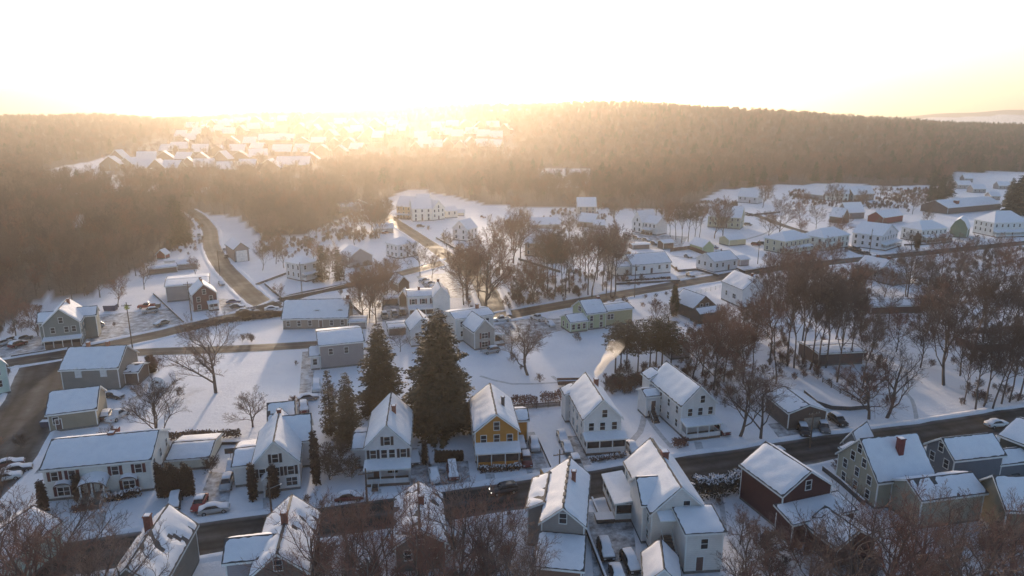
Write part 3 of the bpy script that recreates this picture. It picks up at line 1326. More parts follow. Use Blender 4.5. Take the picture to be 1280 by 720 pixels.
for dx in (-1.7, 0, 1.7):
    pb = MB()
    pb.box(xc + dx - .1, xc + dx + .1, -2.15, -1.95, .9, 3.2 if dx else 3.9)
    pb.build("porch_post", M_TRIM, r)
fl = MB()
fl.box(xc - 1.9, xc + 1.9, -2.2, -.03, -.2, .9)
fl.build("porch_floor", M_FOUND, r)
stairs(r, xc - 1.6, xc - .15, -4.2, -2.2, .9, 5, M_FOUND)
stairs(r, xc + .15, xc + 1.6, -4.2, -2.2, .9, 5, M_FOUND)
add_door(r, xc - .9, 0, .9, 0)
add_window(r, xc + .9, 0, 1.3, 0)
chimney(r, W * .55, 5.5, e + q, .5, .9)

r, W, e, q = H("low white garage", "low cream garage with a flat snowy roof behind the row of dark columnar evergreens", (211, 590), (262, 586), 578, 553, 9, 's', CREAM, cat="garage", name="garage", win='', maxe=3.0)

r, W, e, q = H("white cross-gabled house", "white gabled house with dark shutters and tall narrow evergreens by its pointed door hood", (319, 618), (376, 611), 577, 553, 13, 'g', (0.75, 0.70, 0.65), shut='d', win='', ecorner=1)
for k in (.2, .5, .82):
    add_window(r, W * k, 0, e - 2.1, 0, False, 'd')
add_window(r, W * .82, 0, .9, 0, True)
add_window(r, W * .5, 0, e + .3, 0, False, 'd')
add_door(r, W * .34, 0, .6, 0)
gable_dormer(r, W * .34, -1.6, 2.9, 1.9, 0, 1.6, .25, WHITE)
for s in (-.8, .8):
    pb = MB()
    pb.box(W * .34 + s - .07, W * .34 + s + .07, -1.6, -1.46, .1, 3.0)
    pb.build("porch_post", M_TRIM, r)
stairs(r, W * .34 - .7, W * .34 + .7, -1.5, -.1, .6, 3, M_FOUND)
block(r, -3.4, -.05, 3, 12, e - 1.3, 1.0, 's', WHITE, R_SNOW)
block(r, W * .5, W + 1.6, 7.2, 13.5, e + .2, q * .86, 's', (0.70, 0.66, 0.63), R_SNOW)
block(r, W * .2, W * .8, 13.1, 19, e, q * 1.0, 's', WHITE, R_MID)
chimney(r, W * .5, 11.5, e + q, .6, .7)

r, W, e, q = H("narrow white porch house", "narrow white gabled house with black shutters and a dark open porch beside the tall spruce", (459, 600), (513, 597), 560, 533, 14, 'g', (0.72, 0.69, 0.69), shut='d', win='r')
for k in (.17, .42, .60, .86):
    add_window(r, W * k, 0, e - 2.0, 0, False, 'd' if k in (.17, .86) else None)
add_window(r, W * .5, 0, e + .35, 0, False, 'd')
porch(r, 'f', 0, W, -2.4, 0, 3.5)
add_door(r, W * .22, 0, .5, 0)
add_window(r, W * .6, 0, 1.1, 0, True)
stairs(r, W * .15, W * .3, -3.9, -2.4, .5, 3)
chimney(r, W * .62, 6.5, e + q * .75, 1.7, .7)
block(r, -2.6, -.05, 4, 12, e - 2.2, 1.0, 's', WHITE, R_SNOW)

r, W, e, q = H("mustard yellow house", "mustard yellow gabled house with an enclosed windowed front porch and white window frames", (594, 579), (648, 576), 541, 519, 14, 'g', YELLOW, win='lr')
for k in (.2, .5, .8):
    add_window(r, W * k, 0, e - 2.1, 0)
add_window(r, W * .5, 0, e + .35, 0)
porch(r, 'f', .2, W - .1, -2.6, 0, 3.7, True, YELLOW, drop=.7)
chimney(r, W * .72, 6, e + q * .6, 2.0, .6, plain("dark_chimney", (.06, .05, .05)))
block(r, W + .05, W + 2.6, 7, 12.5, e - 1.5, 1.0, 's', YELLOW, R_SNOW)

r, W, e, q = H("white house with smoking chimney", "tall white gabled house with a smoking brick chimney and an enclosed front porch", (729, 563), (775, 560), 525, 501, 13.5, 'g', (0.70, 0.68, 0.66), win='l')
for k in (.2, .5, .82):
    add_window(r, W * k, 0, e - 2.2, 0)
add_window(r, W * .55, 0, e + .3, 0)
porch(r, 'f', 0, W + .4, -2.2, 0, 3.4, True, WHITE)
chimney(r, W * .62, 8.5, e + q * .85, 1.3, .8)
SMOKE_A = r.matrix_basis @ Vector((W * .62, 8.5, e + q * .85 + 1.6))
block(r, -.9, W * .5, 12.0, 15.5, e - .3, 1.0, 'g', WHITE, R_SNOW)

r, W, e, q = H("tall white house by the wood", "tall white gabled house with a side stair annex and a half-open front porch", (850, 545), (892, 540), 508, 484, 14, 'g', (0.66, 0.63, 0.61), win='l')
for k in (.25, .55, .85):
    add_window(r, W * k, 0, e - 2.2, 0)
add_window(r, W * .6, 0, e + .3, 0)
porch(r, 'f', 0, W, -2.4, 0, 3.4, False, WHITE)
block(r, -3.1, -.05, 9, 13, 4.6, .8, 's', WHITE, R_SNOW)
stairs(r, -2.6, -1.2, 6.2, 9, 1.6, 6)
block(r, -.6, W * .5, 13.2, 16.5, e + .4, 1.2, 'g', WHITE, R_SNOW)
add_door(r, -1.5, 9, 1.6, 0)

# ---- south side of the street, seen from above
DKB = (.17, .125, .10)
r, W, e, q = H("brown house in front of the street", "brown gabled house with dark ridge line and brick chimney at the bottom edge", (318, 770), (388, 762), 722, 693, 13, 'g', DKB, R_MID, win='')
chimney(r, W * .5, 6.5, e + q, 1.6, .8)
rb = MB()
rb.box(W * .5 - .16, W * .5 + .16, .6, 12.8, e + q + .30, e + q + .38)
rb.build("ridge_cap", M_DTRIM, r)
block(r, -3.6, W * .4, 3.2, 8.2, e + .2, q * .55, 's', PURPG, R_SNOW)
add_window(r, W / 2, 0, e + .6, 0)

r, W, e, q = H("house behind the twigs", "brown and white gabled house with a worn snowy roof seen through bare twigs", (495, 716), (558, 710), 684, 663, 12, 'g', (.20, .155, .13), R_THIN, win='f')
chimney(r, W * .55, 6.5, e + q, 1.2, .8)

r, W, e, q = H("grey gabled house with patched ridge", "grey gabled house with snow broken along its ridge and a low brown annex in front", (676, 706), (729, 711), 658, 636, 13.5, 'g', (.30, .27, .25), win='', ecorner=1)
for k in range(7):
    rb = MB()
    rb.box(W * .5 - .25, W * .5 + .12, 1 + k * 1.7, 1.9 + k * 1.7, e + q + .28, e + q + .365)
    rb.build("ridge_cap", M_DTRIM, r)
chimney(r, W * .66, 8, e + q * .7, 1.9, .6)
add_window(r, W * .5, 0, e + .2, 0)
block(r, 0, W, -6.5, -.4, 4.3, .7, 'shed', (.20, .11, .075), R_SNOW)
block(r, -2.4, W * .4, 4, 12, e - .6, 1.2, 'g', (.30, .27, .25), R_MID)

r, W, e, q = H("large white house with stair tower", "large white many-gabled house with a flat-roofed rear tower, side porch and outside stair", (812, 690), (880, 686), 642, 610, 14.5, 'g', (0.69, 0.65, 0.61), win='l', maxe=7.2)
add_window(r, W * .62, 0, e + .25, 0)
block(r, W * .40, W + .35, -5.2, -.1, 6.0, .7, 'shed', (0.69, 0.66, 0.63), R_SNOW)
add_window(r, W * .72, -5.2, 3.8, 0)
add_door(r, W * .66, -5.2, .5, 0)
stairs(r, W * .16, W * .34, -5.6, -.6, 3.0, 12)
lt = MB()
lt.slab([Vector((W * .08, -2.0, 6.2)), Vector((W * .36, -2.0, 6.2)), Vector((W * .36, -.1, 6.6)), Vector((W * .08, -.1, 6.6))], .2)
lt.build("stair_hood", [M_SNOW, M_TRIM], r)
block(r, -.7, W * .45, 2.0, 8.5, e + .15, q * .62, 's', WHITE, R_SNOW)
porch(r, 'l', -3.2, 0, 7.5, 16, 3.6, True, WHITE)
chimney(r, W * .56, 9, e + q * .95, 1.0, 1.0)
rb = MB()
rb.box(W * .5 - .1, W * .5 + .3, 9.6, 14.4, e + q + .25, e + q + .38)
rb.build("ridge_cap", M_DTRIM, r)

r, W, e, q = H("small shed at the bottom", "small snow-roofed shed below the large white house at the bottom edge", (806, 748), (850, 752), 729, 712, 6, 'g', WHITE, cat="shed", name="shed", win='', maxe=3)

r, W, e, q = H("dark red house", "dark red house with a plain snowy roof and red lower wings", (974, 664), (1034, 650), 620, 590, 9.5, 'g', DRED, win='')
block(r, -1.0, W + 1.2, -3.6, -.1, 3.4, .9, 'shed', DRED, R_SNOW)
block(r, W * .15, W * .9, -9.5, -3.7, 3.0, 2.0, 'g', DRED, R_MID)
add_window(r, W * .5, 0, e + .2, 0)

r, W, e, q = H("tall beige house", "tall beige three-storey gabled house with a red brick chimney on its snowy roof", (1044, 599), (1093, 637), 567, 550, 10, 'g', (.36, .33, .25), win='', maxe=8.8)
for z in (.9, 3.3, 5.5):
    for k in ((.2, .5, .8) if z < 5 else (.36, .64)):
        add_window(r, W * k, 0, z, 0)
add_window(r, W * .5, 0, 7.4, 0)
chimney(r, W * .72, 5.5, e + q * .6, 2.6, .9, plain("red_chimney", (.15, .025, .025)))
block(r, W + .05, W + 6, 2.5, 13.5, 4.8, 1.6, 'g', BEIGE, R_MID)
block(r, -3.2, -.05, 3, 8, 3.8, 1.0, 's', BEIGE, R_SNOW)

r, W, e, q = H("small hip house behind", "small low outbuilding with a bright snowy roof behind the tall beige house", (1052, 566), (1072, 573), 552, 541, 6, 'g', GREY, cat="shed", name="outbuilding", win='', maxe=3.6)

r, W, e, q = H("slate blue house", "slate blue gabled house with a bluish snowy roof and a long low rear roof", (1153, 590), (1187, 612), 555, 549, 9.5, 'g', BLUEG, win='f', maxe=7)
block(r, W * .3, W * .95, 9.6, 21, 3.4, 1.4, 'g', BLUEG, R_SNOW)

r, W, e, q = H("olive house at the corner", "olive gabled house with a half sunlit snowy roof at the lower right corner", (1214, 636), (1252, 672), 604, 596, 12, 'g', (.20, .18, .13), win='', maxe=6)
r, W, e, q = H("dark green house", "dark green house with white double windows on the right edge", (1243, 582), (1300, 606), 545, 533, 10, 's', (.05, .06, .05), maxe=6.5, win='')
for k in (.25, .42):
    add_window(r, W * k, 0, 2.6, 0)

r, W, e, q = H("brown carport", "dark brown gabled garage with a pale door beside three parked cars", (984, 538), (1031, 535), 517, 507, 9, 'g', BROWN, R_MID, cat="garage", name="garage", win='', maxe=4)
gd = MB()
gd.box(W * .42, W * .85, -.08, .0, .1, 2.4)
gd.build("garage_door", plain("pale_door", (.35, .30, .25)), r)

r, W, e, q = H("bottom left house", "brownish gabled house with thin worn snow and a chimney behind twigs at the bottom left", (135, 792), (207, 786), 742, 710, 13, 'g', (.20, .18, .15), R_THIN, win='')
chimney(r, W * .42, 8, e + q, 1.8, .8)
r, W, e, q = H("mint cottage corner", "pale mint building corner under bare twigs at the lower left edge", (-60, 742), (8, 748), 705, 690, 10, 'g', MINT, win='')

# ---- left group
r, W, e, q = H("grey-green gabled house", "grey-green gabled house with a brown ground-floor porch beside the snowy car lot", (58, 436), (104, 431), 407, 387, 12, 'g', GREYG, win='lr')
for k in (.25, .62, .82):
    add_window(r, W * k, 0, e - 2.4, 0)
add_window(r, W * .5, 0, e + .2, 0)
porch(r, 'f', 0, W, -1.8, 0, 2.9, True, BROWN)
block(r, W * .5, W + 3, 5.5, 10.5, e + .1, 1.8, 's', GREYG, R_SNOW)
block(r, -1.6, W * .3, 3.5, 8, e, 2.0, 's', GREYG, R_SNOW)
chimney(r, W * .6, 8, e + q, .8, .7)

r, W, e, q = H("mint house on the edge", "mint green house cut off by the left edge beside the wide road", (-34, 503), (14, 491), 455, 436, 12, 'g', MINT, ecorner=1, win='fr')

r, W, e, q = H("grey-brown twin-chimney house", "grey-brown house with two orange chimneys on its snowy roof", (80, 490), (151, 487), 463, 434, 10.5, 's', (.22, .20, .18), win='')
chimney(r, W * .33, 5.4, e + q, 1.1, .7, plain("orange_chimney", (.30, .12, .06)))
chimney(r, W * .68, 5.4, e + q, 1.1, .7, plain("orange_chimney", (.30, .12, .06)))
for k in (.30, .74):
    gable_dormer(r, W * k, -.1, e - 1.3, 1.4, 0, 1.2, 1.1, WHITE)
block(r, W + .05, W + 3.0, 2.5, 8.5, 3.0, .8, 's', BROWN, R_MID)

r, W, e, q = H("small tan house", "small tan house with a plain low snowy roof in front of the twin-chimney house", (63, 541), (123, 533), 519, 487, 9.5, 's', (.27, .24, .18), win='')
add_window(r, W * .15, 0, 1.6, 0)
add_door(r, W * .2, 0, .5, 0)

r, W, e, q = H("long dormered house", "long grey-brown house with two arched dormers on one wide snowy roof", (354, 412), (435, 410), 399, 375, 10.5, 's', (.25, .215, .18), win='f', floors=1)
for k in (.52, .88):
    gable_dormer(r, W * k, 1.6, e + .4, 2.1, 0, 2.6, .9, (.22, .18, .15), arch=True)
chimney(r, W - .4, 5.2, e + q, 1.2, .8)

r, W, e, q = H("grey barn garage", "long grey garage building with a bright snowy roof behind the maroon house", (209, 378), (263, 373), 359, 349, 15, 's', (.30, .28, .27), cat="garage", name="garage", win='', maxe=5.5)
r, W, e, q = H("maroon house with white trim", "small maroon house with white corner trim and two ridge chimneys", (242, 390), (273, 386), 370, 356, 9, 'g', (.12, .045, .045), win='lf')
chimney(r, W * .5, 5, e + q, .8, .6)
chimney(r, W * .5, 7.5, e + q, .8, .6)
porch(r, 'f', W * .6, W, -2, 0, 2.8, False, WHITE)
H("long low shed", "long low shed with a thin snowy roof behind the grey garage", (186, 344), (222, 340), 337, 331, 6, 's', BROWN, cat="shed", name="shed", win='', maxe=2.6)
H("low shed right of it", "low snow-roofed shed at the kink of the curved road", (221, 338), (247, 336), 331, 325, 6, 's', GREY, cat="shed", name="shed", win='', maxe=2.6)
H("round red shed", "tiny red garden shed with a snowy roof on the left slope", (196, 324), (207, 324), 318, 313, 4, 'g', RED, cat="shed", name="shed", win='', maxe=2.6)
H("flat white shed", "tiny white flat-roofed shed below the red garden shed", (206, 333), (222, 332), 328, 324, 4, 's', WHITE, cat="shed", name="shed", win='', maxe=2.4)
r, W, e, q = H("tall white-fronted garage", "narrow tall garage with a big pale door beside the curved road", (294, 328), (312, 326), 312, 304, 16, 'g', (.30, .24, .22), trim=M_DTRIM, cat="garage", name="garage", win='', maxe=5.4)
gd = MB()
gd.box(W * .12, W * .88, -.08, 0, .1, e - .6)
gd.build("garage_door", plain("ribbed_pale_door", (0.75, 0.72, 0.68)), r)
r, W, e, q = H("white hip-roofed house", "white house with shallow hipped snowy roof above the walled corner garden", (377, 352), (399, 347), 331, 321, 9, 'hip', WHITE, maxe=6.4, win='flr')
porch(r, 'f', .5, W, -2, 0, 3, False, WHITE)
r, W, e, q = H("white gabled barn", "pale grey wide-gabled barn left of the small white square house", (436, 335), (466, 331), 322, 311, 10, 'g', (.36, .34, .35), cat="barn", name="barn", win='', maxe=4)
r, W, e, q = H("small white square house", "small square white house with dark window pairs near the bright junction", (498, 324), (521, 320), 307, 297, 9, 'hip', (0.78, 0.75, 0.75), maxe=6.2)
porch(r, 'r', W, W + 1.6, 1, 5, 2.8, False, WHITE)

# duplex cluster in the glow
r, W, e, q = H("cream corner house", "cream house with a low wrap porch at the left end of the glowing row", (496, 273), (514, 274), 255, 242, 11, 's', (.42, .32, .20), maxe=7.5)
porch(r, 'f', -1, W, -2.4, 0, 3, False, BROWN)
H("white house second in glowing row", "white two-gabled house in the middle of the glowing row", (516, 277), (540, 276), 259, 246, 11, 's', (0.80, 0.78, 0.69), maxe=7.5)
H("white gable in glowing row", "white gable-fronted house right of the middle of the glowing row", (541, 276), (556, 274), 260, 251, 11, 'g', (0.80, 0.78, 0.69), maxe=7)
H("tall rear house in glowing row", "pale house whose roof rises behind the middle of the glowing row", (520, 262), (536, 262), 252, 243, 9, 's', (0.78, 0.75, 0.68), maxe=8.5, win='')
H("small end house in glowing row", "small pale house at the right end of the glowing row", (558, 273), (572, 272), 264, 258, 8, 's', (0.75, 0.69, 0.60), maxe=5)
H("tiny cream shed by glow", "tiny cream shed just right of the glowing row", (572, 270), (580, 270), 266, 262, 4, 's', CREAM, cat="shed", name="shed", win='', maxe=2.5)
H("pink garage", "low pinkish garage at the edge of the wood left of the straight road", (425, 266), (451, 264), 259, 254, 7, 's', (.45, .36, .34), cat="garage", name="garage", win='', maxe=4)
r, W, e, q = H("white gable by the snowfield", "narrow white gable-fronted house standing alone on the snowfield near the glow", (566, 300), (584, 302), 284, 276, 9, 'g', (0.78, 0.72, 0.69), maxe=6)
H("left neighbour roof", "low pale shed roof among trees left of the straight road", (468, 292), (492, 291), 286, 280, 7, 's', (.4, .36, .34), cat="shed", name="shed", win='', maxe=3)
H("brown roofed bungalow", "small dark brown shed left of the slanting row of parked cars", (498, 366), (512, 364), 352, 346, 7, 'g', BROWN, cat="shed", name="shed", win='', maxe=3.2)

# centre group
r, W, e, q = H("white house above the spruces", "white two-storey house with a cross gable and enclosed porch above the big spruce", (511, 397), (561, 394), 372, 363, 9, 's', (0.78, 0.75, 0.72), maxe=6.6, shut='red', win='f')
block(r, W * .6, W + .1, -2.4, 6, e + .1, 3.0, 'g', (0.75, 0.72, 0.69), R_SNOW)
porch(r, 'f', .1, W * .62, -2.4, 0, 3.6, True, WHITE)
chimney(r, W * .3, 4.5, e + q, 1.2, .7)
chimney(r, W * .8, 5.5, e + 3.0, .9, .7)
r, W, e, q = H("white house right of the big spruce", "white house with long bluish roof and gabled wing right of the big spruce", (570, 428), (617, 421), 400, 388, 8.5, 's', (0.66, 0.65, 0.61), maxe=6.5, win='f')
chimney(r, W * .72, 4.2, e + q, 1.4, .8)
block(r, W * .18, W * .70, -8.4, -.1, 5.0, 3.0, 'g', (.40, .38, .35), R_SNOW)
add_window(r, W * .44, -8.4, 3.0, 0, True, 'red')
add_window(r, W * .44, -8.4, .6, 0, True, 'red')
porch(r, 'r', W * .70, W * 1.0, -7.6, -1.5, 3.3, False, WHITE)
H("snow roof between the spruces", "bright steep snowy roof between the two tall spruces", (514, 434), (545, 431), 414, 398, 9, 'g', (0.63, 0.61, 0.60), maxe=5)
r, W, e, q = H("grey snow-topped hall", "wide grey flat-fronted building under a broad snow roof left of the spruces", (401, 462), (456, 456), 433, 413, 13, 's', (.27, .25, .25), win='', maxe=6.5)
for k in (.25, .6):
    add_window(r, W * k, 0, 3.6, 0)
H("white entrance hut", "small white entrance hut with a dark door at the corner of the grey building", (389, 463), (400, 462), 446, 433, 6, 's', (0.63, 0.60, 0.58), cat="hut", name="hut", win='f', maxe=4, floors=1)
H("low garage above the car lot", "low garage roof right of the long dormered house", (437, 412), (458, 411), 404, 399, 6, 's', (.32, .28, .26), cat="garage", name="garage", win='', maxe=3.2)
H("brown snow-strip garage", "low brown garage with a snow strip roof above the snowy yard", (478, 382), (498, 381), 374, 369, 6, 's', (.2, .14, .11), cat="garage", name="garage", win='', maxe=3)
H("tiny dark shed", "tiny dark gabled shed left of the white house above the spruces", (499, 383), (509, 383), 372, 364, 5, 'g', BROWN, cat="shed", name="shed", win='', maxe=3)
H("brown low annex by drive", "low brown annex roof in front of the parked cars at the yard", (486, 420), (510, 418), 411, 406, 6, 's', (.2, .15, .12), cat="shed", name="shed", win='', maxe=3)

r, W, e, q = H("pale green house", "pale yellow-green house with a windowed corner porch and long rear wing above the snow lawn", (733, 413), (757, 410), 393, 375, 9, 's', PGREEN, maxe=5.6, win='f')
block(r, -5.6, -.05, -.8, 5.5, 3.1, 1.4, 's', (.42, .50, .30), R_SNOW)
for k in (-4.6, -2.9, -1.2):
    add_window(r, k, -.8, 1.0, 0)
for k in (1, 3.5):
    add_window(r, -5.6, k, 1.0, -math.pi / 2)
add_window(r, 0, 4.4, e - .2, -math.pi / 2, True)
block(r, W + .05, W + 9.5, 1.0, 8.5, 4.6, .8, 's', (.42, .38, .22), R_SNOW)
for k in (1.5, 2.6):
    add_window(r, W + k, 1.0, 2.2, 0)
chimney(r, W * .95, 4.5, e + q, .7, .9)
SMOKE_B = r.matrix_basis @ Vector((W * .95, 4.5, e + q + .9))
for k in (.35, .75):
    gable_dormer(r, W * k + 1, 2.4, e + 1.0, 1.3, 0, 1.6, .4, PGREEN)

r, W, e, q = H("dark brown chalet", "dark brown chalet with pale windows in its gable and a lower snowy wing", (866, 400), (893, 396), 386, 371, 10, 'g', (.07, .05, .045), trim=M_DTRIM, maxe=4.4, win='')
add_window(r, W * .35, 0, e - .3, 0)
add_window(r, W * .62, 0, e - .3, 0)
block(r, -1.2, W * .8, -4.5, -.1, 3.0, 1.2, 's', (.07, .05, .045), R_SNOW, trim=M_DTRIM)
r, W, e, q = H("white box house", "plain white two-windowed house with a ridge chimney below the cross street", (901, 374), (927, 386), 352, 343, 9, 's', (0.75, 0.75, 0.75), maxe=6.2, win='')
for k in (.25, .62):
    add_window(r, W * k, 0, 2.3, 0, k > .5)
chimney(r, W * .8, 4.5, e + q, 1.0, .6)
H("ruddy shed by chalet", "small grey building with one bright roof slope among the trees", (838, 450), (862, 448), 433, 419, 8, 'g', (.25, .21, .20), maxe=4.5, win='f')

# behind the cross street, right of centre
r, W, e, q = H("long white house by the cross street", "long white house with a row of ground-floor windows facing the cross street", (790, 345), (838, 341), 332, 317, 11, 's', (0.78, 0.77, 0.75), maxe=4.6, floors=1, win='f')
block(r, -6.5, -.3, 1.0, 9, 3.6, 1.4, 's', (0.72, 0.66, 0.57), R_SNOW)
H("white bungalow", "white bungalow with a bluish roof right of the long white house", (892, 341), (921, 337), 327, 315, 10, 's', (0.72, 0.72, 0.73), maxe=4.2, floors=1)
H("white gable end of bungalow", "small white garage at the dark hedge right of the white bungalow", (925, 333), (936, 332), 325, 320, 6, 's', (.42, .36, .35), cat="garage", name="garage", win='', maxe=3)
H("pale yellow shed", "pale yellow low shed alone on the snow behind the white bungalow", (911, 308), (932, 306), 300, 294, 7, 's', (.50, .46, .30), cat="shed", name="shed", win='', maxe=3)
H("green-ended shed", "low shed with a pale green end wall near the brown fence", (862, 312), (878, 317), 304, 299, 6, 's', (.40, .45, .25), cat="shed", name="shed", win='', maxe=3)
r, W, e, q = H("cream house behind bare trees", "large cream-green house half hidden by two bare trees", (884, 284), (925, 287), 265, 256, 11, 's', (.40, .40, .28), maxe=6.5)
H("white cottage above", "small white cottage with a square snowy roof on the rise right of centre", (922, 253), (946, 255), 245, 234, 10, 's', (0.63, 0.60, 0.60), maxe=5)
r, W, e, q = H("white double-gabled house", "white house with two joined snowy gables and a dark porch before the wood", (790, 290), (802, 292), 276, 263, 12, 'g', (0.78, 0.75, 0.73), maxe=7)
block(r, W + .05, W + 8.5, 1.5, 10, e, 3.0, 's', (0.78, 0.75, 0.73), R_SNOW)
for k in (1.5, 4.2, 6.8):
    add_window(r, W + k, 1.5, e - 2.2, 0)
porch(r, 'f', W + .2, W + 6, -1.0, 1.5, 3, False, BROWN)
H("pale house in the wood edge", "pale house with a bright roof at the edge of the wood near the glow", (722, 268), (745, 268), 258, 247, 10, 's', (.44, .38, .32), maxe=6)
H("pale garage by it", "long pale garage with a ribbed snowy roof just below the pale wood-edge house", (722, 283), (742, 285), 276, 267, 9, 's', (.42, .35, .31), maxe=4, win='', cat="garage", name="garage")
H("pale shed by it", "small bright-roofed shed right of the long pale garage", (742, 287), (756, 287), 281, 275, 7, 's', (.42, .36, .32), maxe=3, win='', cat="shed", name="shed")
H("cream hall", "large tan building with a broad snowy roof left of the thin tree group", (656, 320), (684, 322), 302, 286, 14, 's', (.40, .31, .23), maxe=6)
H("white cottage left", "small cream cottage with a bright roof beyond the tan building", (632, 284), (654, 284), 275, 266, 9, 's', (.46, .42, .34), maxe=5)
H("pale long roof", "long low pale building with a pinkish snowy roof right of the small cream cottage", (664, 288), (700, 287), 281, 272, 12, 's', (.45, .38, .32), maxe=4, win='')
H("tan house at the trunks", "tan house with a bright roof half hidden by the thin tree group", (682, 330), (706, 329), 316, 304, 10, 's', (.34, .26, .20), maxe=5)
H("brown shed among cars", "brown box shed with a bright roof in the snowy car yard", (829, 312), (842, 311), 304, 300, 5, 's', BROWN, cat="shed", name="shed", win='', maxe=3)
H("low snow shed", "dark low shed with snow at the left end of the long white house", (766, 322), (780, 324), 317, 313, 6, 's', BROWN, cat="shed", name="shed", win='', maxe=3)
H("flat shed behind", "flat brown shed behind the long white house", (791, 312), (812, 311), 308, 305, 5, 's', (.25, .18, .15), cat="shed", name="shed", win='', maxe=2.6)

# right hillside group
r, W, e, q = H("cream hip-roofed house", "cream two-storey house with a hipped snowy roof and rows of dark windows", (980, 318), (1011, 313), 302, 289, 11, 'hip', (.50, .47, .35), maxe=6.4)
porch(r, 'f', 0, W, -2, 0, 3, False, CREAM)
H("small cream hip neighbour", "white two-storey hip-roofed house right of the cream one", (1028, 314), (1060, 309), 298, 285, 11, 'hip', (0.72, 0.73, 0.66), maxe=6.4)
r, W, e, q = H("large white farmhouse", "large white farmhouse with a long snowy roof and a corner porch above the cross street", (1100, 313), (1120, 307), 292, 281, 13, 'g', (0.75, 0.73, 0.75), maxe=6.6, win='lfr')
porch(r, 'f', 0, W + .5, -2.2, 0, 3.1, False, WHITE)
r, W, e, q = H("white hip house with round porch", "white house with a pyramid roof and a wide snowy porch behind a dark bush", (1150, 303), (1182, 300), 288, 276, 11, 'hip', (0.69, 0.68, 0.65), maxe=6)
porch(r, 'f', 1, W + 1, -2.6, 0, 3.2, False, BROWN, drop=.8)
H("dark green barn", "dark green gambrel barn with a bluish snowy roof on the right hillside", (1186, 296), (1208, 298), 284, 269, 12, 'gam', DGREEN, cat="barn", name="barn", win='', maxe=4.5)
r, W, e, q = H("white pyramid-roofed house", "white pyramid-roofed house with a wide porch roof on the right edge", (1240, 296), (1283, 295), 277, 264, 13, 'hip', (0.69, 0.69, 0.68), maxe=7)
porch(r, 'f', -.5, W, -2.6, 0, 3.4, False, WHITE, drop=.9)
r, W, e, q = H("long snow-roofed hall", "long dark hall under a broad snowy roof with one brick chimney", (1184, 268), (1250, 262), 260, 248, 18, 's', (.14, .10, .09), maxe=4, win='')
chimney(r, W * .25, 4, e + q * .4, 2.0, 2.4)
H("red barn", "bright red barn with a snowy roof left of the dark green barn", (1103, 281), (1128, 277), 270, 263, 9, 's', RED, cat="barn", name="barn", win='', maxe=4)
H("white upper house", "white two-storey house standing highest behind the red barn", (1032, 251), (1060, 252), 241, 229, 10, 's', (0.69, 0.69, 0.63), maxe=6.5)
H("tan upper house", "tan house with a red gable right of the highest white house", (1066, 252), (1092, 250), 243, 233, 9, 's', (.30, .22, .17), maxe=5)
H("grey barn with steep roof", "small grey barn with a steep snowy roof below the highest white house", (1058, 274), (1080, 273), 263, 251, 9, 's', (.20, .18, .18), cat="barn", name="barn", win='', maxe=4)
H("low snow roof uphill", "low long house roof left of the highest white house", (1004, 247), (1028, 250), 241, 235, 9, 's', (.30, .28, .28), maxe=3.5, win='')
H("brown snowless house", "dark brown house with hardly any snow on its roof left of the grey barn", (1036, 278), (1052, 280), 268, 260, 8, 's', BROWN, R_THIN, maxe=4, win='')
r, W, e, q = H("white house with slate wing", "white long-roofed house with a bluish gabled wing below the cross street", (1068, 345), (1098, 352), 333, 322, 10, 's', (0.69, 0.69, 0.70), maxe=4.2, win='f', floors=1)
block(r, W + .05, W + 7, -1.5, 8, 4.2, 2.4, 'g', (.34, .31, .32), R_SNOW)
chimney(r, W * .5, 5, e + q, 1.0, .8)
chimney(r, W * .95, 5, e + q, 1.0, .8)
H("low brown building with drifted roof", "long low dark building with a drifted bright roof among the trees", (1088, 393), (1152, 391), 384, 375, 9, 's', (.12, .07, .06), maxe=3, win='')
H("brown ranch among trees", "long brown ranch house hidden behind the tall bare trees", (1022, 458), (1078, 455), 443, 432, 9, 's', (.12, .08, .07), R_MID, maxe=3.4, win='')
H("red car shed on the right", "low dark red shed among the trees on the right", (1218, 440), (1262, 438), 432, 425, 7, 's', (.14, .05, .05), R_MID, cat="shed", name="shed", win='', maxe=3)
H("garage on the right slope", "pale slope-roofed garage under the trees below the right hillside", (1140, 352), (1160, 356), 344, 337, 8, 's', (.3, .28, .28), cat="garage", name="garage", win='', maxe=3)
UPPER = [("small white house at the far right clearing", 1197, 236, 1214, 8), ("grey low house in the far right clearing", 1216, 241, 1232, 8), ("pale cottage lowest in the far right clearing", 1238, 250, 1250, 7),
         ("brown cottage between the pale ones in the far right clearing", 1205, 228, 1216, 7), ("snow-roofed garage at the top of the far right clearing", 1248, 237, 1262, 7)]
for nm, x, y, x2, d in UPPER:
    H(nm, nm, (x, y), (x2, y), y - 5, y - 10, d, 's', (.34, .31, .30), maxe=4.5, win='f', floors=1)

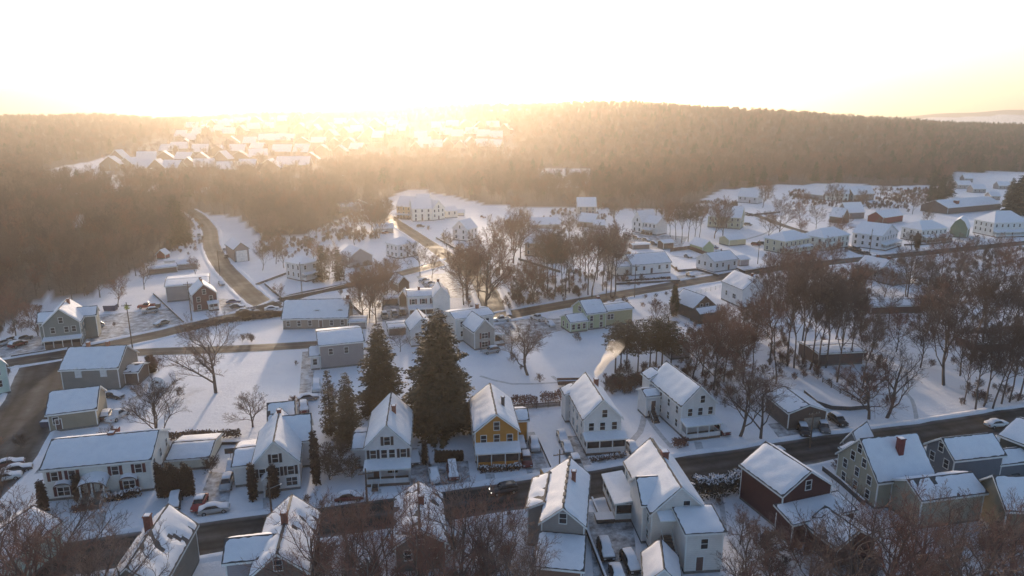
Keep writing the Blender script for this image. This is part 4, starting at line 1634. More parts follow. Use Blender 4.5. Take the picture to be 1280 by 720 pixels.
# greenhouse tunnel by the lawn
def tunnel():
    P0, P1 = G(186, 487), G(208, 486)
    d = P1 - P0
    W = math.hypot(d.x, d.y)
    r = empty("greenhouse", P0, math.atan2(d.y, d.x), label="small round-topped greenhouse under snow with a dark vent beside the lawn", cat="greenhouse")
    b = MB()
    n = 12
    P = [(W / 2 - W / 2 * math.cos(math.pi * k / n), 1.0 + (1.9 if 0 < k < n else 0) * math.sin(math.pi * k / n)) for k in range(n + 1)]
    P = [(0, 0)] + P + [(W, 0)]
    for (xa, za), (xb, zb) in zip(P, P[1:]):
        b.quad((xa, 0, za), (xb, 0, zb), (xb, 6, zb), (xa, 6, za))
    b.build("cover", M_SNOW, r)
    f = MB()
    f.poly([(x, 0.02, z) for x, z in reversed(P)])
    f.build("end_wall", sid((0.80, 0.80, 0.80)), r)
    g = MB()
    g.box(W * .42, W * .58, -.04, .02, 1.4, 1.9)
    g.build("vent", M_GLASS, r)
    HOUSES.append(("snowy greenhouse", P0 + Vector((2, 3, 0)), r, 4))


tunnel()

# ---- far development on the hillside: rows of condominiums
FAR_M = [(.28, .20, .15), (.22, .16, .12), (.36, .29, .23)]
_fk = 0


def condo(px, py, wpx, kind, lab, grp=None, rzj=0.0, dep=15, eh=7.0, rh=8.5):
    global _fk
    _fk += 1
    P = G(px, py)
    sc = P.y * CP / FPX
    W = wpx * sc
    r = empty("condominium", P, rzj, label=lab, cat="house", group=grp)
    block(r, -W / 2, W / 2, 0, dep, eh, rh, kind, FAR_M[_fk % 3], R_SNOW, oh=.6)
    for f in range(2):
        n = max(2, int(W / 6))
        for k in range(n):
            add_window(r, -W / 2 + (k + .5) * W / n, 0, eh - 2.3 - 2.8 * f, 0)


RF = random.Random(3)
condo(336, 218, 30, 'g', "gable-ended near end of the longest roofed block in front of the development", dep=16)
condo(366, 214, 42, 's', "long single-roofed block at the near right of the hillside development")
condo(345, 181, 45, 's', "long straight-roofed block across the middle of the hillside development")
ROWS = [
    ("first row", "nearest the wood", [(138, 214, 26), (158, 213, 24), (180, 219, 22), (196, 219, 22), (212, 219, 26), (236, 217, 22), (256, 218, 24), (285, 219, 26), (308, 217, 22)], 214),
    ("second row", "just behind the nearest row", [(146, 205, 20), (184, 208, 22), (206, 207, 22), (228, 206, 22), (252, 207, 22), (276, 207, 22), (300, 205, 24), (324, 203, 22), (388, 206, 22)], 205),
    ("third row", "rising in the middle", [(208, 196, 20), (225, 192, 20), (250, 197, 20), (272, 195, 22), (296, 194, 20), (320, 192, 20), (352, 196, 24), (376, 197, 22), (402, 195, 20), (424, 196, 18), (444, 194, 18)], 195),
    ("fourth row", "behind the long straight roof", [(232, 187, 18), (238, 180, 16), (290, 184, 18), (312, 184, 16), (378, 184, 20), (398, 184, 18), (418, 186, 18), (436, 184, 16)], 185),
]
for rn, where, items, _ in ROWS:
    for i, (x, y, wp) in enumerate(items):
        k = 'g' if RF.random() < .55 else 's'
        ordn = ["first", "second", "third", "fourth", "fifth", "sixth", "seventh", "eighth", "ninth", "tenth", "eleventh"][i]
        condo(x, y, wp * 1.0, k, "%s condominium from the left in the %s %s" % (ordn, rn, where), rzj=RF.uniform(-.35, .35), dep=RF.uniform(11, 15), eh=RF.uniform(6, 8.5), rh=RF.uniform(6.5, 9.5))
ORD = ["first", "second", "third", "fourth", "fifth", "sixth", "seventh", "eighth", "ninth", "tenth", "eleventh", "twelfth", "thirteenth", "fourteenth"]


def hazy(items, wp, where, n):
    items = sorted(items, key=lambda p: p[1])
    size = math.ceil(len(items) / n)
    names = ["highest", "middle", "lowest"] if n == 3 else ["upper", "lower"]
    for k in range(n):
        for i, (x, y) in enumerate(sorted(items[k * size:(k + 1) * size])):
            condo(x, y, wp, RF.choice('gs'), "%s hazy block from the left in the %s band %s" % (ORD[i], names[k], where), None, RF.uniform(-.4, .4), 14, 7, 9)


hazy([(245, 172), (258, 170), (272, 168), (286, 172), (300, 169), (318, 166), (335, 165), (240, 164), (375, 166), (392, 168), (410, 166), (395, 174), (412, 175), (430, 172), (447, 170), (462, 172), (352, 156), (372, 154), (300, 158), (320, 156), (265, 160), (440, 160), (478, 168), (490, 163), (468, 160), (455, 180), (472, 178), (488, 174), (500, 169), (225, 176), (282, 162), (400, 158), (425, 160), (455, 166)], 15, "left of the sun", 3)
hazy([(520, 192), (531, 186), (545, 190), (560, 188), (575, 191), (590, 186), (604, 189), (618, 190), (526, 178), (542, 176), (556, 174), (572, 176), (588, 173), (604, 176), (620, 178), (548, 165), (565, 163), (583, 162), (600, 165), (617, 164), (630, 168)], 16, "right of the sun", 3)

# ------------------------------------------------------------------ vehicles
CARC = {}


def loft(b, st, m=0, prof=None):
    """st: rows of (y, half width, z bottom, z top); rounded box section"""
    rows = []
    for (y, w_, zb, zt) in st:
        h = zt - zb
        rows.append([(-w_ * .86, y, zb), (-w_, y, zb + h * .25), (-w_ * .98, y, zb + h * .72), (-w_ * .80, y, zt - h * .02), (0, y, zt + .02), (w_ * .80, y, zt - h * .02), (w_ * .98, y, zb + h * .72), (w_, y, zb + h * .25), (w_ * .86, y, zb)])
    i0 = len(b.v)
    n = len(rows[0])
    for r in rows:
        b.v += r
    for i in range(len(rows) - 1):
        for k in range(n):
            j = (k + 1) % n
            a = i0 + i * n
            b.f.append((a + k, a + n + k, a + n + j, a + j))
            b.m.append(m)
    b.f.append(tuple(i0 + k for k in range(n)))
    b.m.append(m)
    a = i0 + (len(rows) - 1) * n
    b.f.append(tuple(a + k for k in range(n - 1, -1, -1)))
    b.m.append(m)


KIND = {
    'sedan': dict(body=[(-2.3, .78, .34, .60), (-2.15, .87, .28, .76), (-1.05, .9, .26, .92), (0, .91, .26, .94), (1.6, .9, .26, .97), (2.15, .86, .28, .92), (2.3, .78, .36, .66)],
                  cab=[(-1.0, .78, .88, .93), (-.35, .70, .88, 1.38), (.3, .70, .88, 1.43), (1.0, .69, .88, 1.38), (1.75, .74, .88, .98)], wh=.33, wx=1.4),
    'suv': dict(body=[(-2.3, .80, .42, .75), (-2.15, .9, .34, .98), (-1.1, .94, .32, 1.08), (0, .95, .32, 1.10), (1.9, .94, .32, 1.10), (2.3, .88, .38, 1.02)],
                cab=[(-1.05, .84, 1.02, 1.08), (-.5, .78, 1.02, 1.62), (.2, .78, 1.02, 1.72), (1.7, .76, 1.02, 1.68), (2.25, .80, 1.02, 1.14)], wh=.38, wx=1.42),
    'van': dict(body=[(-2.45, .82, .42, .80), (-2.25, .93, .32, 1.0), (-1.5, .97, .30, 1.12), (0, .98, .30, 1.15), (2.2, .97, .30, 1.15), (2.45, .92, .36, 1.08)],
                cab=[(-1.75, .86, 1.05, 1.12), (-1.0, .84, 1.05, 1.80), (.2, .84, 1.05, 1.92), (2.1, .83, 1.05, 1.90), (2.42, .86, 1.05, 1.20)], wh=.36, wx=1.55),
    'pickup': dict(body=[(-2.7, .86, .45, .85), (-2.55, .95, .38, 1.08), (-1.3, .98, .36, 1.18), (0, .98, .36, 1.18), (.75, .98, .36, 1.18), (.8, .98, .36, .82), (2.55, .98, .36, .82), (2.65, .95, .40, 1.12), (2.72, .93, .42, 1.1)],
                   cab=[(-1.2, .86, 1.12, 1.18), (-.6, .80, 1.12, 1.78), (0, .80, 1.12, 1.86), (.55, .80, 1.12, 1.82), (.72, .84, 1.12, 1.2)], wh=.42, wx=1.7),
}


def car_meshes(kind):
    if kind in CARC:
        return CARC[kind]
    k = KIND[kind]
    paint = plain("paint", (.3, .3, .3), .3)
    b = MB()
    loft(b, k['body'])
    if kind == 'pickup':
        for s in (-1, 1):
            b.box(s * .9 - .06, s * .9 + .06, .8, 2.6, .8, 1.16)
    body = b.mesh("body", [paint])
    c = MB()
    loft(c, [(y, w_, zb, zt) for y, w_, zb, zt in k['cab']])
    cab = c.mesh("cabin_windows", [M_GLASS])
    r = MB()                                                  # painted roof with pillars
    cb = k['cab']
    y0, y1 = cb[1][0], cb[-2][0]
    rows = [(q[0], q[1] * .86, q[3] - .05, q[3] + .035) for q in cb[1:-1]]
    loft(r, rows)
    for (ya, wa, _, za), (yb, wb, _, zb) in ((cb[0], cb[1]), (cb[-1], cb[-2]), (cb[2], cb[2])):
        for s in (-1, 1):
            if ya == yb:
                r.tube((s * wa * .995, ya, k['body'][3][3] - .05), (s * wa * .84, ya, za), .045, .04, 4)
            else:
                r.tube((s * wa * .97, ya, za), (s * wb * .84, yb, zb), .045, .04, 4)
    roof = r.mesh("roof", [paint])
    wl = MB()
    wl.tube((-.11, 0, 0), (.11, 0, 0), k['wh'], k['wh'], 14)
    wheel = wl.mesh("wheel", [plain("tyre", (.025, .025, .025), .9)])
    rim = MB()
    rim.tube((-.125, 0, 0), (.125, 0, 0), k['wh'] * .6, k['wh'] * .6, 10)
    rimm = rim.mesh("rim", [M_METAL])
    hl = MB()
    hl.box(-.16, .16, -.04, .06, -.07, .07)
    head = hl.mesh("headlight", [plain("lamp_glass", (.6, .6, .6), .2)])
    tail = hl.mesh("taillight", [plain("tail_lamp", (.25, .02, .02), .3)])
    # snow
    def top(y, inner=True):
        z = 0
        for st in (k['body'], k['cab']):
            for a, c_ in zip(st, st[1:]):
                if a[0] <= y <= c_[0]:
                    t = (y - a[0]) / max(1e-6, c_[0] - a[0])
                    z = max(z, a[3] + (c_[3] - a[3]) * t)
        return z
    R = random.Random(5)
    snow = {}
    for mode in ('full', 'roof'):
        s_ = MB()
        ys = [k['body'][0][0] + .12 + i * (k['body'][-1][0] - k['body'][0][0] - .24) / 15 for i in range(16)]
        def strip(ys, hw):
            rows = []
            for y in ys:
                z = top(y)
                tall = z > k['body'][2][3] + .25
                ww = (hw * (.80 if tall else .98)) * R.uniform(.97, 1.02)
                th = (.13 if (z < k['body'][2][3] + .12 or z > max(q[3] for q in k['cab']) - .12) else .05) * R.uniform(.9, 1.2)
                rows.append((y, ww, z - .02, z + .03 + th))
            loft(s_, rows)
        if mode == 'full':
            strip(ys, k['body'][2][1] * .92)
        else:
            strip([y for y in ys if cb[1][0] - .1 <= y <= cb[-2][0] + .15], k['body'][2][1] * .92)
        snow[mode] = s_.mesh("snow_cover", [M_SNOW])
        for p in snow[mode].polygons:
            p.use_smooth = True
    for me in (body, cab, roof):
        for p in me.polygons:
            p.use_smooth = len(p.vertices) == 4
    CARC[kind] = (body, cab, roof, wheel, rimm, head, tail, snow, k)
    return CARC[kind]


PAINTS = {'red': (.30, .02, .02), 'dred': (.13, .015, .02), 'black': (.02, .02, .022), 'dark': (.05, .05, .055), 'silver': (.36, .37, .38), 'white': (.62, .62, .62), 'grey': (.16, .165, .17),
          'blue': (.05, .09, .2), 'yellow': (.55, .28, .02), 'tan': (.28, .23, .17), 'green': (.06, .09, .06)}
CAR_AT = []


def car(kind, col, px, dpx, snow, label, group=None):
    body, cab, roof, wheel, rimm, head, tail, sn, k = car_meshes(kind)
    P = G(*px)
    Q = G(px[0] + dpx[0], px[1] + dpx[1])
    a = math.atan2(Q.y - P.y, Q.x - P.x) + math.pi / 2          # nose is local -y
    c = "car" if kind in ('sedan', 'suv') else ("van" if kind == 'van' else "pickup truck")
    r = empty({'sedan': "parked_car", 'suv': "parked_suv", 'van': "parked_van", 'pickup': "pickup_truck"}[kind], P, a, label=label, cat=c, group=group)
    r.location.z = .02
    pm = plain("paint_" + col, PAINTS[col], .3, var=.06)
    for nm, me in (("body", body), ("roof", roof)):
        o = inst(nm, me, r)
        o.material_slots[0].link = 'OBJECT'
        o.material_slots[0].material = pm
    inst("cabin_windows", cab, r)
    for sx in (-1, 1):
        for y in (-k['wx'], k['wx']):
            wo_ = inst("wheel", wheel, r, (sx * k['body'][3][1] * .92, y, k['wh']))
            inst("rim", rimm, wo_)
        zf = (k['body'][1][3] + k['body'][1][2]) / 2 + .06
        inst("headlight", head, r, (sx * .62, k['body'][0][0] - .0, zf))
        inst("taillight", tail, r, (sx * .66, k['body'][-1][0] - .02, zf + .1))
    if snow:
        inst("snow_cover", sn[snow], r)
    CAR_AT.append((P.x, P.y))
    return r


U, D_, F_, R_ = (2, -20), (-3, 20), 'full', 'roof'
car('sedan', 'red', (250, 632), (-6, 12), R_, "red car on the slushy drive beside the white cross-gabled house")
car('suv', 'black', (219, 632), (-3, 12), F_, "black car under streaky snow left of the red car")
car('suv', 'silver', (284, 608), (-5, 14), R_, "silver car parked uphill of the red car by the cross-gabled house")
car('pickup', 'white', (291, 588), (-3, 14), F_, "white snow-covered pickup behind the basketball hoop")
car('sedan', 'dred', (437, 625), (20, -2), F_, "low dark red car parked along the front street kerb")
car('sedan', 'dark', (519, 576), (2, 14), F_, "snow-buried car beside the narrow white porch house")
car('sedan', 'white', (543, 598), (3, 14), F_, "long white snow-buried car left of the boxy red-tailed one")
car('van', 'dred', (566, 594), (2, 12), F_, "boxy car with snow on its roof and a red tail by the little dark hedge")
car('suv', 'dred', (658, 579), (3, 14), R_, "dark red car with a black windscreen beside the mustard yellow house")
car('suv', 'black', (651, 560), (3, 14), F_, "snow-topped dark car behind the dark red one by the mustard yellow house")
car('suv', 'silver', (720, 583), (6, 14), R_, "silver car nearest the street at the white house with the smoking chimney")
car('sedan', 'grey', (709, 563), (5, 14), F_, "snow-roofed grey car behind the silver one at the smoking chimney house")
car('sedan', 'grey', (703, 549), (5, 14), F_, "third car up the drive of the smoking chimney house")
car('sedan', 'silver', (790, 563), (8, 12), F_, "snow-covered car right of the enclosed porch of the smoking chimney house")
car('suv', 'dred', (901, 540), (10, 8), F_, "dark red car parked behind the porch of the tall white house by the wood")
car('suv', 'black', (1004, 542), (6, 12), R_, "dark car directly in front of the brown garage")
car('suv', 'grey', (1029, 538), (6, 12), R_, "second dark car right of the brown garage door")
car('suv', 'black', (1047, 529), (12, 8), R_, "dark car farthest right of the brown garage beside the curved wall")
car('suv', 'black', (757, 692), (5, 14), F_, "snow-covered black car in the yard left of the large white house")
car('suv', 'black', (788, 708), (8, 14), F_, "snow-covered black car close to the wall of the large white house")
car('sedan', 'dark', (772, 724), (5, 14), F_, "snow-buried car at the very bottom of the yard")
drv = car('suv', 'dark', (630, 616), (-20, 3), None, "dark car driving on the front street with its lamps on")


def f_lit(t, p):
    p.inputs["Emission Color"].default_value = (1, .93, .8, 1)
    p.inputs["Emission Strength"].default_value = 2.5


for ch in drv.children:
    if ch.name.startswith("headlight"):
        ch.material_slots[0].link = 'OBJECT'
        ch.material_slots[0].material = mat("lit_headlight", f_lit)
car('suv', 'silver', (120, 410), (-16, 2), R_, "silver car on the snowy lot right of the grey-green house")
car('suv', 'silver', (188, 391), (-14, 2), R_, "silver car on the lot beside the red flatbed truck")
car('pickup', 'red', (184, 385), (-14, 1), R_, "red flatbed truck behind the silver car on the snowy lot")
car('sedan', 'tan', (202, 406), (-14, 4), F_, "tan snow-covered car alone near the brown slushy road")
for i, (x, y) in enumerate([(4, 432), (14, 428), (23, 433), (30, 426)]):
    car('suv', ['white', 'dark', 'dred', 'grey'][i], (x, y), (12, -4), F_, "snow-covered %s car in the crowded corner lot by the left edge" % ['white', 'black', 'dark red', 'grey'][i])
car('sedan', 'black', (143, 497), (14, 2), F_, "black car under snow beside the twin-chimney house")
car('suv', 'dark', (164, 476), (8, -10), R_, "dark car between the twin-chimney house and the greenhouse")
car('suv', 'dark', (134, 522), (4, -8), F_, "dark car against the end wall of the small tan house")
car('pickup', 'white', (148, 523), (10, -6), F_, "white trailer-like pickup right of the small tan house")
car('van', 'white', (396, 487), (0, 8), F_, "white van at the end of the dark drive by the grey hall")
car('sedan', 'grey', (385, 500), (12, -2), F_, "grey snow-covered car just below the white van")
car('suv', 'dred', (380, 513), (1, 8), F_, "small dark red snow-topped car farthest down the dark drive")
car('sedan', 'blue', (292, 379), (12, -1), F_, "blue-grey car with snow right of the maroon house")
car('sedan', 'dark', (297, 385), (12, 0), F_, "dark snow-topped car nearest the road beside the maroon house")
car('sedan', 'white', (305, 391), (12, -1), F_, "white car under snow at the row of small dark cones")
car('sedan', 'silver', (277, 356), (5, 6), F_, "silver car between the maroon house and the curved road")
car('sedan', 'dark', (283, 322), (2, 8), R_, "dark car beside the tall pale-doored garage")
car('sedan', 'silver', (281, 314), (2, 8), R_, "silver car behind the dark one at the tall pale-doored garage")
car('suv', 'silver', (249, 296), (2, 7), R_, "car beside the top of the curved road")
car('sedan', 'white', (243, 328), (4, 3), F_, "white car on the slope left of the curved road")
car('suv', 'silver', (614, 441), (-14, 2), R_, "silver car beside the gabled wing right of the big spruce")
car('pickup', 'white', (627, 402), (-12, 1), R_, "white pickup on the street corner above the snow lawn")
for i, (x, y) in enumerate([(530, 353), (537, 357), (543, 361), (549, 365), (553, 369)]):
    car('suv', 'white', (x, y), (9, -3), F_, "snow-covered car in the slanting row, %s from the top" % ["first", "second", "third", "fourth", "fifth"][i])
for i, (x, y, c_) in enumerate([(481, 397, 'tan'), (493, 395, 'grey'), (503, 393, 'black')]):
    car('suv', c_, (x, y), (4, 8), R_, "%s car parked left of the white house above the spruces" % ['tan', 'grey', 'black'][i])
car('pickup', 'white', (672, 400), (-10, -3), R_, "white snow-loaded pickup on the brown street beside the pale green house")
car('sedan', 'white', (688, 407), (8, 6), F_, "white car behind the pickup beside the pale green house")
car('suv', 'grey', (552, 392 + 6), (10, 0), F_, "grey car beside the porch of the white house above the spruces")
car('suv', 'dark', (526, 284), (12, 0), F_, "dark snow-topped car on the drive below the glowing row")
car('suv', 'dred', (482, 292), (8, -2), F_, "reddish car at the roadside left of the straight road")
car('sedan', 'dred', (604, 272), (8, 2), F_, "dark car alone on the snowfield beyond the lone white gable")
for i, (x, y, c_) in enumerate([(796, 299, 'tan'), (808, 302, 'grey'), (800, 310, 'dark'), (818, 306, 'dark'), (784, 296, 'silver')]):
    car('suv', c_, (x, y), (10, 2), F_, ["tan car farthest up", "grey car in the middle", "dark car lowest", "black car rightmost", "silver car leftmost"][i] + " in the snowy car yard below the double-gabled house")
car('pickup', 'dark', (863, 346), (8, 5), F_, "dark pickup with snow in the drive left of the white bungalow")
car('pickup', 'black', (1082, 319), (10, 3), R_, "black pickup at the kerb below the large white farmhouse")
car('suv', 'black', (1071, 313), (10, 3), R_, "black car left of the pickup below the large white farmhouse")
for i, (x, y, c_) in enumerate([(945, 307, 'dred'), (952, 306, 'black'), (938, 270, 'dark'), (935, 282, 'grey'), (880, 304, 'tan'), (892, 311, 'blue')]):
    car('suv', c_, (x, y), (10, 1), R_, ["dark red car on the snow behind the pale yellow shed", "black car right of the dark red one behind the pale yellow shed", "dark car on the terrace below the small white cottage",
        "grey car behind the small brown hut on the terrace", "tan car on the snow by the green-ended shed", "blue car in front of the tan one by the green-ended shed"][i])
car('sedan', 'white', (1146, 355), (8, 3), F_, "white car by the pale garage below the hillside")
car('van', 'white', (1102, 383), (12, 2), F_, "white camper under snow in front of the long low dark building")
car('sedan', 'black', (1200, 596), (10, 6), F_, "dark car in the gap between the beige and slate blue houses")
car('suv', 'dark', (1262, 598), (10, 6), R_, "dark vehicle beside the dark green house on the right edge")
for i, (x, y) in enumerate([(12, 583), (22, 590), (8, 600)]):
    car('sedan', ['dred', 'dark', 'white'][i], (x, y), (14, -3), F_, ["dark red car under thick snow left of the long white house", "dark snowed-in car nearest the long white house", "white buried car lowest at the left edge"][i])

for (k_, c_, p, d, l) in [('suv', 'silver', (668, 560), (3, 14), "silver snow-topped car behind the yard edge right of the mustard yellow house"), ('sedan', 'black', (230, 600), (4, -8), "black snowed-in car by the low cream garage"),
                          ('suv', 'grey', (1120, 558), (20, -3), "grey car parked on the front street kerb left of the slate blue house"), ('sedan', 'white', (1245, 533), (20, -2), "white snow-covered car along the kerb near the right edge"),
                          ('suv', 'dark', (965, 568), (20, -3), "dark snow-topped car along the street kerb behind the dark red house"), ('sedan', 'silver', (268, 640), (12, -2), "silver car at the kerb end of the slushy drive"),
                          ('sedan', 'tan', (420, 402), (12, 1), "tan snow-covered car at the right end of the long dormered house"), ('suv', 'white', (718, 300), (9, 2), "white snow-covered car by the pink snowy roofs near the wood"),
                          ('sedan', 'dark', (700, 296), (9, 2), "dark car left of the white one near the wood edge"), ('suv', 'dred', (1010, 322), (10, 2), "dark red car below the cream hip-roofed house"), ('sedan', 'grey', (860, 322), (9, 3), "grey snow-covered car in the walled snowy court"),
                          ('suv', 'blue', (1168, 316), (10, -1), "blue car by the low wall of the pyramid-roofed house"), ('sedan', 'white', (340, 388), (9, -1), "white buried car at the picket fence bend"), ('suv', 'grey', (640, 274), (8, 1), "grey car on the snow beside the small cream cottage")]:
    car(k_, c_, p, d, F_, l)


def plough_truck():
    P = G(700, 603)
    Q = G(720, 600)
    r = empty("snow_plough_truck", P, math.atan2(Q.y - P.y, Q.x - P.x) - math.pi / 2, label="yellow-orange snow plough truck on the front street behind the patched-ridge roof", cat="truck")
    y = plain("plough_yellow", (.50, .22, .02), .45)
    b = MB()
    b.box(-1.1, 1.1, -3.2, 1.0, .9, 1.2)
    b.build("chassis", M_DTRIM, r)
    b = MB()
    b.box(-1.15, 1.15, -3.2, .6, 1.2, 2.3)
    b.build("hopper", y, r)
    b = MB()
    b.box(-1.0, 1.0, -3.0, .4, 2.3, 2.5)
    b.build("load", M_SNOW, r)
    b = MB()
    loft(b, [(.7, 1.1, .7, 2.6), (1.6, 1.1, .7, 2.7), (2.3, 1.08, .7, 2.5), (2.5, 1.05, .7, 1.7), (3.2, 1.0, .7, 1.6)])
    b.build("cab", y, r)
    b = MB()
    b.box(-.85, .85, 2.38, 2.52, 1.75, 2.35)
    b.build("windscreen", M_GLASS, r)
    b = MB()
    b.slab([Vector((-1.6, 3.9, 1.2)), Vector((1.6, 4.3, 1.2)), Vector((1.6, 4.1, .2)), Vector((-1.6, 3.7, .2))], .1)
    b.build("plough_blade", y, r)
    wl = MB()
    wl.tube((-.15, 0, 0), (.15, 0, 0), .5, .5, 14)
    me = wl.mesh("wheel", [plain("tyre", (.025, .025, .025), .9)])
    for sx in (-1, 1):
        for yy in (-2.4, -1.2, 2.0):
            inst("wheel", me, r, (sx * 1.0, yy, .5))


plough_truck()


def trailer(px, lab):
    r = empty("utility_trailer", G(*px), .05, label=lab, cat="trailer")
    b = MB()
    b.box(-2.6, 2.6, -1, 1, .6, .8)
    b.build("bed", M_WOOD, r)
    for y in (-1, 1):
        f = MB()
        f.box(-2.6, 2.6, y - .04, y + .04, .8, 1.5)
        f.build("side_board", plain("rusty_board", (.16, .08, .05)), r)
    s_ = MB()
    s_.box(-2.5, 2.5, -.94, .94, .8, 1.0)
    s_.build("snow_cover", M_SNOW, r)
    wl = MB()
    wl.tube((0, -.12, 0), (0, .12, 0), .36, .36, 12)
    me = wl.mesh("wheel", [plain("tyre", (.025, .025, .025), .9)])
    for x in (-.8, .8):
        for y in (-1.15, 1.15):
            inst("wheel", me, r, (x, y, .36))


trailer((711, 482), "rusty flat trailer under snow on the lawn behind the smoking chimney house")

# ------------------------------------------------------------------ poles, fences, small things
def pole(px, top, lab, arm=True, lamp=False, ang=0.3):
    P = G(*px)
    h = max(6, min(13, zat(P, top)))
    r = empty("utility_pole" if arm else "street_lamp", P, ang, label=lab, cat="pole" if arm else "street lamp")
    b = MB()
    b.tube((0, 0, -.3), (0, 0, h), .17, .11, 8)
    b.build("pole", M_WOOD, r)
    if arm:
        c = MB()
        c.box(-1.2, 1.2, -.22, -.12, h - .9, h - .74)
        o = c.build("crossarm", M_WOOD, r)
        for x in (-1.1, -.5, .5, 1.1):
            i_ = MB()
            i_.tube((x, -.17, h - .74), (x, -.17, h - .5), .05, .04, 6)
            i_.build("insulator", M_METAL, o)
    if lamp:
        c = MB()
        c.tube((0, 0, h - 1.5), (1.6, 0, h - 1.0), .05, .04, 6)
        o = c.build("lamp_arm", M_METAL, r)
        l = MB()
        loft(l, [(-.2, .16, h - 1.15, h - .98), (.2, .16, h - 1.15, h - .98)])
        q = l.build("lamp_head", M_METAL, o)
        q.location = (1.7, 0, 0)
    return r


r = pole((166, 437), 378, "tall pole with a yellow-green foliage-like cap between the car lot and the brown road", True)
h = 12.5
b = MB()
RR = random.Random(2)
for _ in range(160):
    a, e_ = RR.random() * 6.28, RR.uniform(-1, 1)
    c = Vector((math.cos(a) * math.sqrt(1 - e_ * e_), math.sin(a) * math.sqrt(1 - e_ * e_), e_)) * RR.uniform(.2, .8)
    d1, d2 = Vector((RR.gauss(0, 1), RR.gauss(0, 1), RR.gauss(0, 1))).normalized() * .2, Vector((RR.gauss(0, 1), RR.gauss(0, 1), RR.gauss(0, 1))).normalized() * .2
    c.z += zat(G(166, 437), 384)
    b.poly([c, c + d1, c + d1 + d2, c + d2])
b.build("vine_cap", plain("yellow_green", (.30, .34, .05)), r)
pole((240, 402), 352, "wooden pole in front of the maroon house")
pole((378, 372), 328, "wooden pole at the walled corner garden")
pole((613, 358), 312, "wooden pole beside the straight road near the broad brown trees")
pole((793, 372), 330, "thin pole on the verge in front of the long white house")
pole((699, 604), 562, "grey pole beside the yellow plough truck", True)
pole((459, 628), 590, "wooden pole at the kerb left of the narrow white porch house")
pole((1012, 560), 512, "wooden pole at the kerb below the brown garage")
pole((1086, 323), 285, "wooden pole at the cross street below the large white farmhouse", ang=1.0)
pole((275, 345), 312, "pole beside the bend of the curved road", True)
pole((477, 280), 252, "pole at the upper end of the straight road")
pole((340, 646), 600, "thin lamp post at the kerb in front of the cross-gabled house", False, True)
pole((947, 330), 300, "pole right of the white bungalow", ang=.8)
pole((1196, 318), 290, "pole on the cross street below the dark green barn")


def hoop():
    r = empty("basketball_hoop", G(290, 584), .2, label="basketball hoop on the snowy drive beside the cross-gabled house", cat="basketball hoop")
    b = MB()
    b.tube((0, 0, 0), (0, 0, 3.0), .07, .06, 8)
    b.build("post", M_METAL, r)
    c = MB()
    c.box(-.9, .9, -.12, -.06, 2.7, 3.7)
    c.build("backboard", M_DTRIM, r)
    d = MB()
    for k in range(12):
        a, e_ = 2 * math.pi * k / 12, 2 * math.pi * (k + 1) / 12
        d.tube((.23 * math.cos(a), -.36 + .23 * math.sin(a), 3), (.23 * math.cos(e_), -.36 + .23 * math.sin(e_), 3), .02, .02, 4)
    d.build("rim", plain("rim_orange", (.4, .1, .03)), r)


hoop()


def bin_box(px, name, lab, m, w_=1.8, d=1.2, h=1.3, cat="skip"):
    r = empty(name, G(*px), .1, label=lab, cat=cat)
    b = MB()
    b.poly([(-w_ / 2, 0, .1), (w_ / 2, 0, .1), (w_ / 2 + .15, -.1, h), (-w_ / 2 - .15, -.1, h)])
    b.poly([(w_ / 2, d, .1), (-w_ / 2, d, .1), (-w_ / 2 - .15, d + .1, h), (w_ / 2 + .15, d + .1, h)])
    b.poly([(w_ / 2, 0, .1), (w_ / 2, d, .1), (w_ / 2 + .15, d + .1, h), (w_ / 2 + .15, -.1, h)])
    b.poly([(-w_ / 2, d, .1), (-w_ / 2, 0, .1), (-w_ / 2 - .15, -.1, h), (-w_ / 2 - .15, d + .1, h)])
    b.build("body", m, r)
    s_ = MB()
    s_.slab([Vector((-w_ / 2 - .12, -.08, h + .12)), Vector((w_ / 2 + .12, -.08, h + .12)), Vector((w_ / 2 + .12, d + .08, h + .2)), Vector((-w_ / 2 - .12, d + .08, h + .2))], .14)
    s_.build("lid", [M_SNOW, m], r)


bin_box((137, 389), "waste_skip", "dark blue waste skip at the back of the snowy lot", plain("skip_blue", (.03, .05, .10)), 3.4, 1.8, 1.7)
bin_box((57, 535), "waste_bin", "small dark blue bin at the left corner of the small tan house", plain("skip_blue", (.03, .05, .10)), 1.6, .9, 1.2, cat="bin")
bin_box((145, 546), "brick_box", "rust red box behind the long white house roof", plain("rust_box", (.22, .05, .03)), .9, .8, 1.6, cat="box")
bin_box((197, 385), "waste_bin", "dark bin behind the red flatbed truck", M_DTRIM, 1.2, 1, 1.2, cat="bin")
bin_box((757, 655), "planter_box", "square planter with a snow-capped bush in the yard by the side porch", M_DTRIM, 2.6, 1.8, .7, cat="planter")


